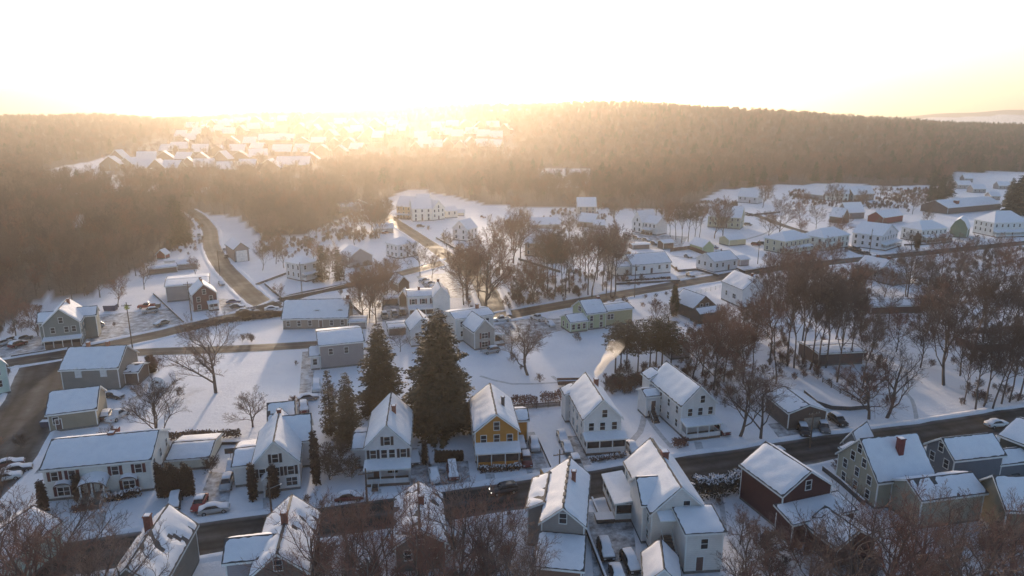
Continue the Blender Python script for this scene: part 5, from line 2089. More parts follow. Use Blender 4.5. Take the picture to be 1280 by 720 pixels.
def fence(name, px, h, m, lab, cat="fence", kind='wall', th=.2, snow=True, pts3=None):
    pts = [G(*p) for p in px]
    r = empty(name, pts[0], 0, label=lab, cat=cat)
    for a, b_ in zip(pts, pts[1:]):
        d = (b_ - a)
        L = d.length
        rz = math.atan2(d.y, d.x)
        b = MB()
        if kind == 'wall':
            b.box(0, L, -th / 2, th / 2, -.2, h)
            nm = "wall_section"
        elif kind == 'rail':
            for z in (h * .35, h * .65, h * .95):
                b.box(0, L, -.04, .04, z - .06, z + .06)
            nm = "rails"
        else:
            n = int(L / .16)
            for k in range(n):
                b.box(k * .16, k * .16 + .11, -.02, .02, .08, h)
            b.box(0, L, .02, .07, h * .3, h * .3 + .09)
            b.box(0, L, .02, .07, h * .8, h * .8 + .09)
            nm = "pickets"
        o = b.build(nm, m, r)
        o.location = a - pts[0]
        o.rotation_euler = (0, 0, rz)
        if kind != 'wall':
            n = max(1, int(L / 2.6))
            me = MB()
            me.box(-.07, .07, -.09, .09, -.2, h + .12)
            pm_ = me.mesh("fence_post", [m])
            for k in range(n + 1):
                q = a - pts[0] + d * (k / n)
                inst("fence_post", pm_, r, q, rz)
        elif snow:
            s_ = MB()
            s_.box(0, L, -th / 2 - .03, th / 2 + .03, h, h + .13)
            q = s_.build("snow_cap", M_SNOW, r)
            q.location = a - pts[0]
            q.rotation_euler = (0, 0, rz)


STN = plain("dark_stone_wall", (.09, .08, .075), .9, var=.4, scale=4)
fence("retaining_wall", [(192, 368), (230, 404)], .7, STN, "dark low wall slanting between the snowy lot and the maroon house", "wall")
fence("picket_fence", [(352, 401 - 20), (300, 392)], 1.4, M_DTRIM, "dark picket fence along the bend of the brown road", kind='picket')
fence("garden_wall", [(331, 356), (353, 375), (400, 366), (440, 356)], .9, STN, "dark stone wall round the corner garden of the hip-roofed house", "wall")
fence("garden_wall", [(320, 357), (360, 342)], .8, STN, "dark straight wall left of the hip-roofed white house", "wall")
fence("garden_wall", [(545, 298), (575, 315), (590, 312)], .8, STN, "short dark wall on the snowfield below the lone white gable", "wall")
fence("garden_wall", [(648, 325), (700, 341)], 1.0, STN, "brown wall below the tan building left of the thin trees", "wall")
fence("garden_wall", [(770, 356), (850, 352)], .8, STN, "low brown wall along the verge of the long white house", "wall")
fence("garden_wall", [(838, 332), (848, 340), (872, 338), (898, 346)], .9, STN, "dark wall round the snowy court left of the white bungalow", "wall")
fence("garden_wall", [(918, 336), (930, 341), (968, 335)], .9, STN, "curved dark wall right of the white bungalow", "wall")
fence("board_fence", [(838, 315), (862, 312), (883, 320)], 1.8, plain("brown_boards", (.15, .08, .05)), "brown board fence between the car yard and the white bungalow", kind='picket')
fence("rail_fence", [(870, 368), (900, 361)], 1.3, M_TRIM, "white rail fence between the chalet and the plain white house", kind='rail')
fence("garden_wall", [(912, 262), (935, 270), (975, 266)], 1.0, STN, "dark terrace wall below the small white cottage", "wall")
fence("garden_wall", [(1130, 307), (1160, 306), (1190, 303)], .8, STN, "low dark wall in front of the pyramid-roofed porch house", "wall")
fence("curved_wall", [(1005, 492), (1022, 506), (1040, 512), (1062, 513), (1085, 511)], .9, STN, "curved dark retaining wall behind the brown garage", "wall")
fence("garden_fence", [(1028, 478), (1050, 492), (1080, 508)], 1.1, M_WOOD, "broken wooden fence slanting behind the curved wall", kind='rail')
fence("garden_fence", [(640, 513), (700, 508)], 1.2, M_WOOD, "grey fence behind the yard of the smoking chimney house", kind='picket')
fence("garden_wall", [(672, 548), (692, 592)], .6, STN, "low dark edge beside the drive of the mustard yellow house", "wall")
fence("garden_wall", [(731, 660), (760, 735)], .8, STN, "brown edge wall between the patched-ridge house and the yard", "wall")
fence("yard_edge", [(740, 625), (750, 648)], .5, STN, "short dark edging at the street corner of the side porch", "edging")
fence("garden_wall", [(1028, 588), (1050, 605), (1080, 632)], .9, STN, "dark wall between the dark red house and the tall beige house", "wall")
fence("board_fence", [(1000, 608), (1032, 634)], 1.6, M_DTRIM, "black board fence behind the dark red house", kind='picket')
fence("garden_wall", [(432, 375), (455, 398)], 1.0, STN, "slanting brown wall at the right end of the long dormered house", "wall")
fence("sheet_pile", [(274, 556), (312, 555)], .6, M_DTRIM, "dark bar lying behind the snowy garage yard", "fence", kind='wall')
fence("hedge_wall", [(14, 447), (58, 440)], .6, STN, "snowy kerb wall at the crowded corner lot", "wall")
fence("deck_rail", [(155, 452), (182, 463)], 1.5, M_WOOD, "wooden rail beside the twin-chimney house", kind='rail')

# ------------------------------------------------------------------ evergreens and hedges
def conifer(seed, H_, W_, style='spruce'):
    """trunk segments and a cloud of needle sprays along drooping whorled boughs"""
    R = random.Random(seed)
    tr = [(Vector((0, 0, -.3)), Vector((0, 0, H_ * .5)), H_ * .018, H_ * .011, 0), (Vector((0, 0, H_ * .5)), Vector((0, 0, H_ * .985)), H_ * .011, .03, 0)]
    P, A, B_ = [], [], []
    z0 = {'spruce': .05, 'pine': .34, 'narrow': .02}[style]
    nw = int(H_ * {'spruce': 2.4, 'pine': 1.7, 'narrow': 4}[style])
    for i in range(nw):
        t = z0 + (1 - z0) * (i + R.random() * .5) / nw
        u = (t - z0) / (1 - z0)
        if style == 'spruce':
            L0 = W_ / 2 * min(1, (1 - u) ** .54 * 1.06) * (0.88 + .12 * min(1, u * 6))
        elif style == 'narrow':
            L0 = W_ / 2 * (min(1, .55 + u * 1.5)) * (1 - u ** 1.7) * .98 + .05
        else:
            L0 = W_ / 2 * (math.sin(math.pi * min(1, .18 + u * .82)) ** .7) * (1.0 if R.random() > .2 else .6)
        nb = {'spruce': 10, 'pine': 7, 'narrow': 16}[style]
        for k in range(nb):
            a = R.random() * 6.283
            zz = t * H_
            L = L0 * R.uniform(.60, 1.12) * (1 + (.16 * math.sin(3 * a + zz * .9 + seed) + .10 * math.sin(5 * a - zz * 1.7) if style != 'narrow' else 0))
            if L < .15:
                continue
            d = Vector((math.cos(a), math.sin(a), 0))
            rise = {'spruce': .12 - .30 * (1 - u), 'pine': .25, 'narrow': 1.1}[style]
            p0 = Vector((0, 0, zz))
            p1 = p0 + d * L + Vector((0, 0, L * rise))
            tr.append((p0, p0.lerp(p1, .8), .035 + .008 * L, .012, 1))
            ns = max(2, int(L * (3.0 if style != 'pine' else 3.4)))
            side = Vector((-d.y, d.x, 0))
            for s in range(ns):
                f = ((s + R.random()) / ns) ** (.75 if style != 'pine' else .45)
                c = p0.lerp(p1, .12 + .88 * f)
                c = c + Vector((0, 0, -.10 * L * f * f))
                wd = (.30 + .28 * L * (1 - f * .8)) * {'spruce': .9, 'pine': .8, 'narrow': 1.25}[style]
                for sg in (-1, 1):
                    q = c + side * sg * wd * R.uniform(.1, .35) + Vector((R.gauss(0, .1), R.gauss(0, .1), R.gauss(0, .10)))
                    ax = (d * R.uniform(.3, .9) + side * sg * R.uniform(.4, 1.1) + Vector((0, 0, R.uniform(-.55, .2)))).normalized()
                    ln = wd * R.uniform(.7, 1.3)
                    P.append(q)
                    A.append(ax * ln)
                    nrm = Vector((R.gauss(0, .5), R.gauss(0, .5), 1)).normalized()
                    B_.append(ax.cross(nrm).normalized() * ln * R.uniform(.22, .4))
    Pn, An, Bn = (np.array([tuple(v) for v in X]) for X in (P, A, B_))
    # each spray: a kite of two thin leaves with ragged tips
    V = np.stack([Pn, Pn + An * .55 + Bn, Pn + An, Pn + An * .45 - Bn], 1).reshape(-1, 3)
    F = np.arange(len(V)).reshape(-1, 4)
    return tr, V, F


def conifer_meshes(seed, H_, W_, style, m):
    tr, V, F = conifer(seed, H_, W_, style)
    return seg_mesh("trunk", tr, [M_BARK], 4), fast_mesh("crown", V, F, [m])


def leaf_cloud(name, seed, pts_fn, n, size, m, mats=None):
    R = random.Random(seed)
    V = []
    for _ in range(n):
        p = pts_fn(R)
        a = Vector((R.gauss(0, 1), R.gauss(0, 1), R.gauss(0, 1))).normalized() * size * R.uniform(.6, 1.3)
        b_ = a.orthogonal().normalized() * size * R.uniform(.3, .6)
        V += [tuple(p), tuple(p + a * .5 + b_), tuple(p + a), tuple(p + a * .5 - b_)]
    V = np.array(V)
    return fast_mesh(name, V, np.arange(len(V)).reshape(-1, 4), m if isinstance(m, list) else [m])


# ------------------------------------------------------------------ naming by landmark
SKIP = ("brown roofed bungalow", "ruddy shed by chalet", "left neighbour roof", "low shed right of it", "pale garage by it", "pale shed by it", "white gable end of bungalow", "snowy greenhouse", "small cream hip neighbour", "flat shed behind", "white cottage above", "white cottage left",
        "cream hall", "pale long roof", "round red shed", "flat white shed", "tiny cream shed by glow", "brown low annex by drive", "snow roof between the spruces", "low garage above the car lot", "white entrance hut", "brown snow-strip garage", "white gabled barn", "low snow roof uphill", "low brown building with drifted roof",
        "low snow shed", "brown shed among cars", "house behind the twigs", "small hip house behind", "red car shed on the right", "garage on the right slope", "low white garage", "mint cottage corner", "bottom left house", "brown house in front of the street", "white house second in glowing row", "white gable in glowing row",
        "tall rear house in glowing row", "small end house in glowing row", "brown ranch among trees")
LM = []
for nm, c, root, rad in HOUSES:
    if nm in SKIP or nm.endswith("clearing"):
        continue
    pr = project(c.x, c.y, 2)
    LM.append((nm.replace("brown carport", "brown garage with the pale door"), pr[0], pr[1]))
USED = {}
LABELLED = []


def near_label(kind, px, py, h):
    best = sorted(LM, key=lambda m: (m[1] - px) ** 2 + ((m[2] - py) * 1.8) ** 2)[:3]
    size = "tall" if h > 12 else ("middling" if h > 8 else "small")
    for nm, x, y in best:
        dx, dy = px - x, py - y
        rel = "behind" if dy < -12 and abs(dx) < 45 else ("in front of" if dy > 12 and abs(dx) < 45 else ("left of" if dx < 0 else "right of"))
        for s in (size + " ",):
            l = "%s%s %s the %s" % (s, kind, rel, nm)
            if l not in USED:
                USED[l] = 1
                return l, None
    nm, x, y = best[0]
    dx = px - x
    l = "%s %s in the group of trees %s the %s" % (size, kind, "left of" if dx < 0 else "right of", nm)
    return l, "bare trees " + ("left of" if dx < 0 else "right of") + " the " + nm


def blocked(p):
    for nm, c, root, rad in HOUSES:
        if (c.x - p.x) ** 2 + (c.y - p.y) ** 2 < (rad * .8) ** 2:
            return True
    for x, y in CAR_AT:
        if abs(x - p.x) < 2 and abs(y - p.y) < 2.5:
            return True
    return road_dist(p.x, p.y) < .3


RT = random.Random(17)
VAR = {'maple': (4, 14.0), 'broad': (3, 14.0), 'mid': (6, 12.0), 'tall': (5, 15.0), 'shrub': (4, 3.5), 'wood': (1, 15)}
TWG = [M_TWIG, M_TWIGD, M_TWIGR]


def tree(style, px, top, label=None, group=None, wide=1.15, seed=None, twig=None, parts=None, noblock=False, h=None):
    P = G(*px)
    if not noblock and blocked(P):
        return None
    h = h or max(3.0, min(26, zat(P, top) - P.z))
    n, H0 = VAR[style]
    sd = (seed if seed is not None else RT.randrange(n)) % n
    tw = twig or (TWG[sd % 3])
    if label is None:
        label, group = near_label("bare tree", px[0], px[1], h)
    if len(label.split()) > 16:
        label = " ".join(label.split()[:16])
    s = h / H0
    parts = (style in ('maple', 'broad')) if parts is None else parts
    rz = RT.random() * 6.28
    if parts:
        tr, cr, _, _ = tree_meshes(style, sd + 40, H0, tw)
        r = empty("bare_tree", P, rz, label=label, cat="tree", group=group)
        inst("trunk", tr, r, sc=(s * wide, s * wide, s))
        inst("crown", cr, r, sc=(s * wide, s * wide, s))
        return r
    me, _ = tree_one(style, sd + 40, H0, tw)
    return inst("bare_tree", me, None, P, rz, (s * wide, s * wide, s), label=label, cat="tree", group=group)


tree('broad', (270, 491), 388, "tall spreading bare tree standing alone on the white lawn left", twig=M_TWIG, wide=1.1, seed=0)
tree('broad', (193, 560), 470, "bare tree rising beside the greenhouse and the small tan house", twig=M_TWIGD, seed=1)
tree('broad', (316, 534), 487, "small round bare tree at the lower hedge of the white lawn", twig=M_TWIG, wide=1.3, seed=2)
tree('broad', (660, 469), 402, "round snow-dusted bare tree on the white lawn below the pale green house", twig=M_TWIG, wide=1.45, seed=1, noblock=True)
tree('broad', (607, 388), 288, "broad tall bare tree above the white house right of the big spruce", twig=M_TWIGR, wide=1.1, seed=0, noblock=True)
tree('mid', (585, 372), 305, "bare tree left of the broadest one near the bright junction", noblock=True)
tree('mid', (630, 345), 292, "bare tree right of the broadest one near the bright junction", noblock=True)
tree('mid', (575, 345), 300, "thin bare tree beside the bright junction", noblock=True)
for i in range(18):
    tree('tall', (672 + i * 5.8 + RT.uniform(-2, 2), RT.uniform(345, 372)), RT.uniform(276, 296), "slim bare tree in the thin tree group above the cross street", "thin tree group above the cross street", twig=TWG[i % 3], noblock=True)
tree('broad', (925, 545), 452, "leaning bare tree right of the tall white house by the wood", seed=1)
tree('maple', (951, 548), 462, "bare tree with pale twigs left of the brown garage", seed=0, wide=1.2)
tree('mid', (1180, 482), 342, "tallest forked bare tree on the white slope at the right", seed=1, noblock=True)
tree('broad', (1086, 524), 440, "dark bare tree right of the curved wall", seed=2)
tree('maple', (1108, 522), 420, "leaning pair-stemmed bare tree at the foot of the white slope", seed=1)
tree('broad', (1172, 534), 462, "round many-stemmed bare tree at the kerb on the right", seed=0, wide=1.3)
tree('mid', (975, 297), 243, "tall bare tree on the snow left of the cream hip-roofed house", seed=3, noblock=True)
tree('mid', (893, 298), 243, "left of two bare trees before the cream house behind bare trees", seed=2, noblock=True)
tree('mid', (903, 299), 248, "right of two bare trees before the cream house behind bare trees", seed=4, noblock=True)
tree('broad', (352, 374), 352, "small bare apple tree in the walled corner garden", seed=2, noblock=True, twig=M_TWIGR)
tree('broad', (1140, 312), 288, "round dark bare bush-tree before the porch house with the pyramid roof", seed=1, noblock=True, twig=M_TWIGD, wide=1.3)
for x, y, t in [(962, 456, 330), (985, 458, 300), (993, 460, 295), (1003, 455, 305), (1012, 462, 330), (1022, 468, 330), (1032, 460, 335), (1046, 478, 345), (1063, 455, 350), (1078, 486, 385), (970, 480, 370), (1000, 440, 320), (940, 470, 380), (1042, 440, 320), (1055, 445, 330)]:
    tree('tall', (x, y), t, "tall bare tree in the dense clump behind the brown garage", "dense clump behind the brown garage", noblock=True, wide=1.0)
for x, y, t in [(866, 475, 400), (878, 470, 392), (892, 488, 398), (905, 478, 400), (918, 470, 395), (930, 480, 400), (900, 440, 380), (915, 436, 380), (930, 430, 372), (945, 425, 370), (960, 420, 365), (888, 430, 385), (905, 420, 378)]:
    tree('mid', (x, y), t, "reddish bare tree in the thicket right of the chalet", "thicket between the chalet and the brown garage", noblock=True, twig=M_TWIGR)
for x, y, t in [(1219, 512, 400), (1229, 508, 398), (1240, 512, 405), (1252, 505, 400), (1262, 503, 398), (1272, 501, 400), (1283, 500, 400), (1205, 505, 430), (1213, 455, 330), (1228, 440, 330), (1245, 460, 340), (1262, 450, 330), (1280, 455, 340)]:
    tree('tall', (x, y), t, "straight dark bare tree in the row at the right edge", "row of bare trees on the right snow bank", noblock=True, twig=M_TWIGD)
for i in range(20):
    x = RT.uniform(1120, 1290)
    y = RT.uniform(335, 420)
    tree('mid', (x, y), y - RT.uniform(50, 66), "reddish bare tree below the right hillside", "brown wood below the right hillside", twig=TWG[i % 3])
for i in range(16):
    x = RT.uniform(945, 1075)
    y = RT.uniform(340, 392)
    tree('mid', (x, y), y - RT.uniform(38, 52), "reddish bare tree in the belt below the cross street", "belt between cross street and dense clump", twig=M_TWIGR)
for i in range(30):
    x = RT.uniform(322, 480)
    y = RT.uniform(268, 312)
    tree('mid', (x, y), y - RT.uniform(36, 46), "bare tree behind the hip-roofed white house", "open wood behind the hip-roofed white house", twig=TWG[i % 3])
for x, y, t in [(455, 402, 330), (462, 398, 325), (470, 404, 332), (478, 392, 330), (466, 385, 326), (450, 384, 335), (484, 372, 322), (492, 356, 316)]:
    tree('mid', (x, y), t, "reddish bare tree in the clump right of the long dormered house", "clump right of the long dormered house", noblock=True, twig=M_TWIGR)
for x, y, t in [(845, 300, 252), (852, 304, 252), (860, 302, 250), (868, 304, 252), (874, 298, 250), (838, 296, 256), (829, 290, 248), (775, 338, 290), (780, 330, 296)]:
    tree('tall', (x, y), t, "bare tree in the clump behind the snowy car yard", "clump behind the snowy car yard", noblock=True)
for x, y, t in [(340, 300, 262), (345, 330, 290), (355, 335, 292), (328, 338, 300), (410, 350, 305), (402, 340, 300), (415, 340, 302), (392, 325, 295), (525, 345, 300), (540, 348, 312), (640, 372, 330), (655, 360, 322), (650, 380, 345), (665, 375, 330), (1020, 330, 290), (1040, 335, 295),
                (1105, 372, 330), (1070, 372, 325), (1088, 365, 325), (1060, 400, 345), (1120, 440, 380), (1200, 470, 400), (1090, 440, 385), (1150, 460, 395), (960, 300, 262), (1000, 282, 248), (1020, 286, 255), (1120, 262, 236), (1140, 268, 240), (1160, 272, 242), (1100, 250, 222), (1210, 330, 290), (1235, 335, 292), (1260, 330, 290),
                (125, 372, 322), (148, 384, 340), (90, 375, 330), (180, 362, 320), (20, 420, 365), (48, 420, 372), (5, 408, 360), (820, 405, 372), (850, 450, 398), (835, 405, 375), (735, 320, 280), (560, 318, 285), (640, 305, 268), (710, 305, 262), (820, 270, 236), (838, 268, 238), (1050, 300, 266), (1175, 320, 285), (30, 560, 530), (58, 470, 440), (200, 470, 440), (140, 560, 530),
                (430, 352, 312), (500, 440, 405), (476, 440, 408), (245, 345, 318), (185, 330, 290), (170, 345, 300), (1075, 420, 365), (1110, 410, 360)]:
    tree('mid', (x, y), t)
for i in range(16):
    x, y = RT.uniform(580, 668), RT.uniform(318, 386)
    tree(['mid', 'tall'][i % 2], (x, y), y - RT.uniform(52, 76), "reddish bare tree around the broad one below the bright junction", "trees around the bright junction", twig=M_TWIGR, wide=1.25)
for i in range(14):
    x, y = RT.uniform(880, 1190), RT.uniform(240, 300)
    tree('mid', (x, y), y - RT.uniform(22, 32), "bare tree between the houses of the right hillside", "trees on the right hillside", twig=TWG[i % 3], wide=1.2)
for i in range(10):
    x, y = RT.uniform(640, 860), RT.uniform(258, 292)
    tree('mid', (x, y), y - RT.uniform(26, 36), "bare tree between the cottages below the wood edge", "trees between the wood-edge cottages", twig=TWG[i % 3], wide=1.2)
# near street trees whose crowns rise into the bottom of the view
for i, (x, y, t) in enumerate([(398, 768, 618), (440, 772, 608), (485, 780, 616), (532, 790, 606), (577, 778, 600), (612, 768, 604), (645, 785, 634), (665, 770, 650), (460, 820, 640), (550, 830, 625), (620, 830, 640)]):
    tree('maple', (x, y), t, "twiggy bare tree at the bottom between two gabled houses", "bare trees along the bottom between two gabled houses", twig=[M_TWIGR, M_TWIG, M_TWIGR][i % 3], noblock=True, seed=i, wide=.95)
for i, (x, y, t) in enumerate([(935, 790, 640), (965, 815, 668), (1010, 800, 645), (1058, 790, 610), (1098, 785, 600), (1138, 775, 606), (1178, 768, 612), (1222, 765, 618), (1262, 768, 622), (1298, 750, 600), (1120, 830, 640), (1200, 830, 650), (1030, 850, 690), (1280, 840, 660)]):
    tree('maple', (x, y), t, "dense bare tree along the bottom right edge", "bare trees along the bottom right", twig=[M_TWIGD, M_TWIGR, M_TWIG][i % 3], noblock=True, seed=i + 1, wide=1.0)
for i, (x, y, t) in enumerate([(10, 760, 590), (45, 775, 612), (85, 765, 618), (120, 790, 630), (-20, 700, 560), (2, 660, 545), (160, 800, 665), (60, 830, 650)]):
    tree('maple', (x, y), t, "pale-twigged bare tree in the bottom left corner", "bare trees in the bottom left corner", twig=[M_TWIG, M_TWIGR, M_TWIGD][i % 3], noblock=True, seed=i + 2)
tree('broad', (925, 680), 632, "small tangled bare tree on the snow right of the large white house", twig=M_TWIGR, noblock=True)

# nearest trees of the wood, one by one
def place_wood_near():
    for i, (x, y, z) in enumerate(WOOD_NEAR):
        pr = project(x, y, z)
        me, H0 = tree_one('tall' if i % 2 else 'mid', 40 + i % 5, VAR['tall' if i % 2 else 'mid'][1], TWG[i % 3])
        s = RT.uniform(11, 15) / H0
        nm = "lower left wood" if pr[0] < 160 else "wood left of the curved road"
        if pr[0] > 320:
            nm = "wood edge behind the middle of the village"
        inst("bare_tree", me, None, (x, y, z), RT.random() * 6.28, (s, s, s), label="bare brown tree in the " + nm, cat="tree", group="trees in the " + nm)


place_wood_near()

# evergreens
SPR = {}


def evergreen(px, top, wpx, style, label, m=M_NEEDLE, group=None, parts=True, key=None, h=None, name="spruce_tree"):
    P = G(*px)
    h = h or min(26, zat(P, top) - P.z)
    dep = P.y * CP + CAM_H * SP
    W_ = wpx * dep / FPX
    k = key or (px, style)
    if k not in SPR:
        SPR[k] = (conifer_meshes(hash(k) % 1000 if key is None else len(SPR), h, W_, style, m), h, W_)
    (tr, cr), h0, w0 = SPR[k]
    sc = (W_ / w0, W_ / w0, h / h0)
    r = empty(name, P, RT.random() * 6.28, label=label, cat="tree", group=group)
    inst("trunk", tr, r, sc=sc)
    inst("crown", cr, r, sc=sc)
    return r


evergreen((550, 536), 386, 98, 'spruce', "huge broad brown-green spruce in the middle of the village", key=('a',))
evergreen((477, 514), 403, 64, 'spruce', "tall pointed dark spruce left of the huge broad one", key=('b',))
evergreen((414, 545), 462, 26, 'spruce', "slim brownish spruce behind the drive of the cross-gabled house", key=('c',))
evergreen((436, 556), 466, 44, 'spruce', "broad dark spruce behind the narrow white porch house", key=('d',))
for i, (x, y, t, w_) in enumerate([(769, 466, 400, 34), (783, 462, 398, 32), (797, 468, 398, 34), (812, 464, 394, 34), (827, 462, 392, 36), (838, 466, 400, 32), (776, 455, 402, 30), (820, 455, 396, 30)]):
    evergreen((x, y), t, w_, 'pine', "tall bare-trunked pine in the row behind the smoke", M_NEEDLEG if i > 2 else M_NEEDLE, "pine row behind the smoke", key=('pine', i % 3), name="pine_tree")
evergreen((842, 396), 356, 13, 'narrow', "narrow dark evergreen left of the dark brown chalet", M_NEEDLEG, key=('e',))
evergreen((223, 305), 243, 34, 'spruce', "sunlit yellowish evergreen left of the curved road", key=('a',))
evergreen((1276, 268), 212, 46, 'spruce', "dark broad evergreen on the right edge above the pyramid roof", M_NEEDLEG, key=('f',))
for i, (x, y, t) in enumerate([(1164, 252, 222), (1176, 250, 218), (1186, 246, 220), (1262, 255, 222), (1168, 262, 236)]):
    evergreen((x, y), t, 16, 'spruce', "dark evergreen at the wood edge left of the far right clearing" if i != 3 else "dark evergreen beside the broad one on the right edge", M_NEEDLEG, "evergreens left of the far right clearing" if i != 3 else None, key=('g', i % 2))
for i, (x, y, t) in enumerate([(752, 236, 202), (774, 240, 208), (760, 246, 214), (744, 242, 212), (786, 238, 212)]):
    evergreen((x, y), t, 18, 'spruce', "hazy evergreen in the wood edge right of the snowy gap", M_NEEDLEG, "hazy evergreens right of the snowy gap", key=('g', i % 2))
evergreen((403, 352), 306, 20, 'spruce', "brown-green evergreen right of the hip-roofed white house", key=('c',))
evergreen((424, 350), 312, 18, 'spruce', "smaller brown-green evergreen second right of the hip-roofed white house", key=('c',))
# narrow columns at the houses
AV = [((56, 640), 598, 9, "dark column evergreen at the left end of the long white house"), ((99, 626), 590, 8, "dark column evergreen between door hood and windows of the long white house"),
      ((317, 625), 576, 9, "narrow dark evergreen left of the door of the cross-gabled house"), ((343, 622), 580, 14, "broad dark evergreen right of the door of the cross-gabled house"),
      ((396, 606), 533, 9, "very tall thin dark evergreen right of the cross-gabled house"), ((531, 580), 548, 6, "thin dark evergreen right of the narrow white porch house"), ((190, 466), 443, 13, "dark cone shrub between the twin-chimney house and the lane"),
      ((308, 400), 386, 8, "dark cone at the roadside below the maroon house"), ((1146, 310), 290, 6, "dark narrow evergreen at the porch of the large white farmhouse")]
for p, t, w_, l in AV:
    evergreen(p, t, w_, 'narrow', l, M_ARB, key=('av', 0 if w_ < 10 else 1), name="column_evergreen")
for i in range(11):
    evergreen((200 + i * 4.1, 622 - i * .3), 575 + (i * 5 % 4) * 3, 5.6, 'narrow', "dark column evergreen in the row right of the long white house", M_ARB, "tight row of column evergreens", key=('av', 0), name="column_evergreen")
for i in range(8):
    evergreen((546 + i * 4.4, 578 - i * .3), 562, 4.6, 'narrow', "tiny dark cone in the row above the two snow-buried cars", M_ARB, "row of tiny dark cones", key=('av', 0), name="column_evergreen")
for i in range(15):
    evergreen((298 + i * 3.9, 400 - i * .35), 388, 4.4, 'narrow', "small dark cone in the roadside row by the dormered house", M_ARB, "roadside row of dark cones", key=('av', 0), name="column_evergreen")


def hedge(px, h, th, m, label, snow=True, n=110, name="hedge", size=.34):
    pts = [G(*p) for p in px]
    r = empty(name, pts[0], 0, label=label, cat="hedge")
    a = pts[0]
    L = sum((q - p).length for p, q in zip(pts, pts[1:]))

    def at(R, top=False):
        t = R.random() * L
        for p, q in zip(pts, pts[1:]):
            d = (q - p).length
            if t <= d:
                break
            t -= d
        c = p.lerp(q, min(1, t / max(d, .01)))
        side = Vector((-(q - p).y, (q - p).x, 0)).normalized()
        hh = h * (.86 + .14 * math.sin(c.x * 1.3) * math.sin(c.x * .61 + 2))
        u = R.uniform(-1, 1)
        z = R.random() ** .6 * hh
        if top:
            z = hh * (1 - .10 * abs(u)) + .08
        return c - a + side * u * th / 2 * (1 - .25 * (z / h) ** 2) + Vector((0, 0, z))
    inst("foliage", leaf_cloud("foliage", len(label), at, int(n * L), size, m), r)
    if snow:
        inst("snow_cap", leaf_cloud("snow_cap", 3, lambda R: at(R, True), int(n * L * .16), size * 1.0, M_SNOW), r)
    return r


M_HEDGE = plain("hedge_leaves", (.055, .055, .045), .9, var=.5, scale=2)
hedge([(868, 622), (895, 618), (927, 611)], 3.6, 3.0, M_HEDGE, "long dark snow-dusted hedge between the street and the large white house yard", n=420)
hedge([(206, 550), (240, 548), (300, 546)], 1.6, 1.6, M_TWIGD, "brown leafless hedge along the lower edge of the white lawn", False, 160, size=.3)
hedge([(762, 486), (790, 480), (835, 472)], 2.2, 3.0, M_TWIGR, "russet brush belt behind the snowy gap of the two tall white houses", False, 200, size=.35)
hedge([(232, 415), (290, 402), (340, 397)], 1.6, 2.0, M_TWIGD, "brown scrub hedge between the brown road and the lane", False, 150, size=.4)
hedge([(640, 506), (672, 506)], 2.2, 2.4, M_TWIGR, "reddish brown shrub hedge behind the mustard yellow house", False, 160, size=.3)
hedge([(676, 503), (706, 500)], 2.5, 2.6, M_TWIGR, "brown shrub hedge left of the smoking chimney house", False, 160, size=.3)
hedge([(128, 626), (150, 624), (176, 618)], 1.3, 1.4, M_ARB, "dark low hedge under the right bay window of the long white house", True, 200, size=.28)
hedge([(600, 590), (650, 586)], 1.1, 1.4, M_ARB, "dark low shrubs at the porch foot of the mustard yellow house", True, 160, size=.28)
hedge([(738, 577), (782, 571)], .9, 1.2, M_TWIGD, "small patchy shrubs at the porch foot of the smoking chimney house", True, 120, size=.25)
hedge([(842, 560), (858, 556)], 1.8, 1.6, M_TWIGR, "reddish bush at the corner of the tall white house by the wood", False, 260, size=.25)
hedge([(1215, 420), (1280, 415)], 2.2, 3, M_TWIGD, "brown brush among the trees on the right edge", False, 90, size=.45)
hedge([(780, 352), (838, 348)], .8, .9, M_ARB, "low dark shrubs under the windows of the long white house", True, 120, size=.3)
hedge([(90, 640), (118, 636)], 1.0, 1.2, M_TWIGR, "red-brown shrubs left of the stairs of the long white house", False, 200, size=.25)


def shrub(px, h, label, tw=M_TWIGR, sc=1.0, group=None):
    me, H0 = tree_one('shrub', 40 + int(px[0]) % 4, 3.5, tw)
    s = h / H0
    inst("shrub", me, None, G(*px), RT.random() * 6.28, (s * 1.2 * sc, s * 1.2 * sc, s), label=label, cat="shrub", group=group)


shrub((412, 600), 5.5, "large bare twiggy shrub left of the narrow white porch house", M_TWIGD, 1.3)
shrub((425, 590), 6.0, "taller bare shrub between the cross-gabled and narrow porch houses", M_TWIGD, 1.2)
shrub((440, 598), 4.5, "bare shrub touching the narrow white porch house", M_TWIGD, 1.2)
shrub((264, 592), 3.5, "round bare shrub right of the low cream garage", M_TWIGD, 1.2)
shrub((675, 478), 2.4, "small bare shrub right of the round tree on the snow lawn", M_TWIGR)
shrub((366, 508), 2.6, "bare shrub at the right edge of the white lawn", M_TWIGR)
shrub((362, 520), 2.8, "reddish shrub at the lower right corner of the white lawn", M_TWIGR)
shrub((378, 532), 3.0, "narrow shrub behind the cross-gabled house", M_TWIGR)
shrub((26, 560), 3.0, "dark bare bush at the junction road on the left", M_TWIGD, 1.2)
shrub((1048, 592), 3.0, "dark bush at the left corner of the tall beige house", M_TWIGR)
shrub((1146, 318), 3.2, "dark round bush before the farmhouse porch", M_TWIGD)
shrub((898, 632), 1.6, "small dark bush with snow behind the long hedge", M_TWIGD)
RS = random.Random(9)
for i in range(46):
    x, y = RS.uniform(380, 640), RS.uniform(628, 660)
    if road_dist(*G(x, y).xy) > 1:
        shrub((x, y), RS.uniform(1.2, 2.6), "thin roadside twig bush along the front street", M_TWIGR, 1, "thin roadside twig bushes")
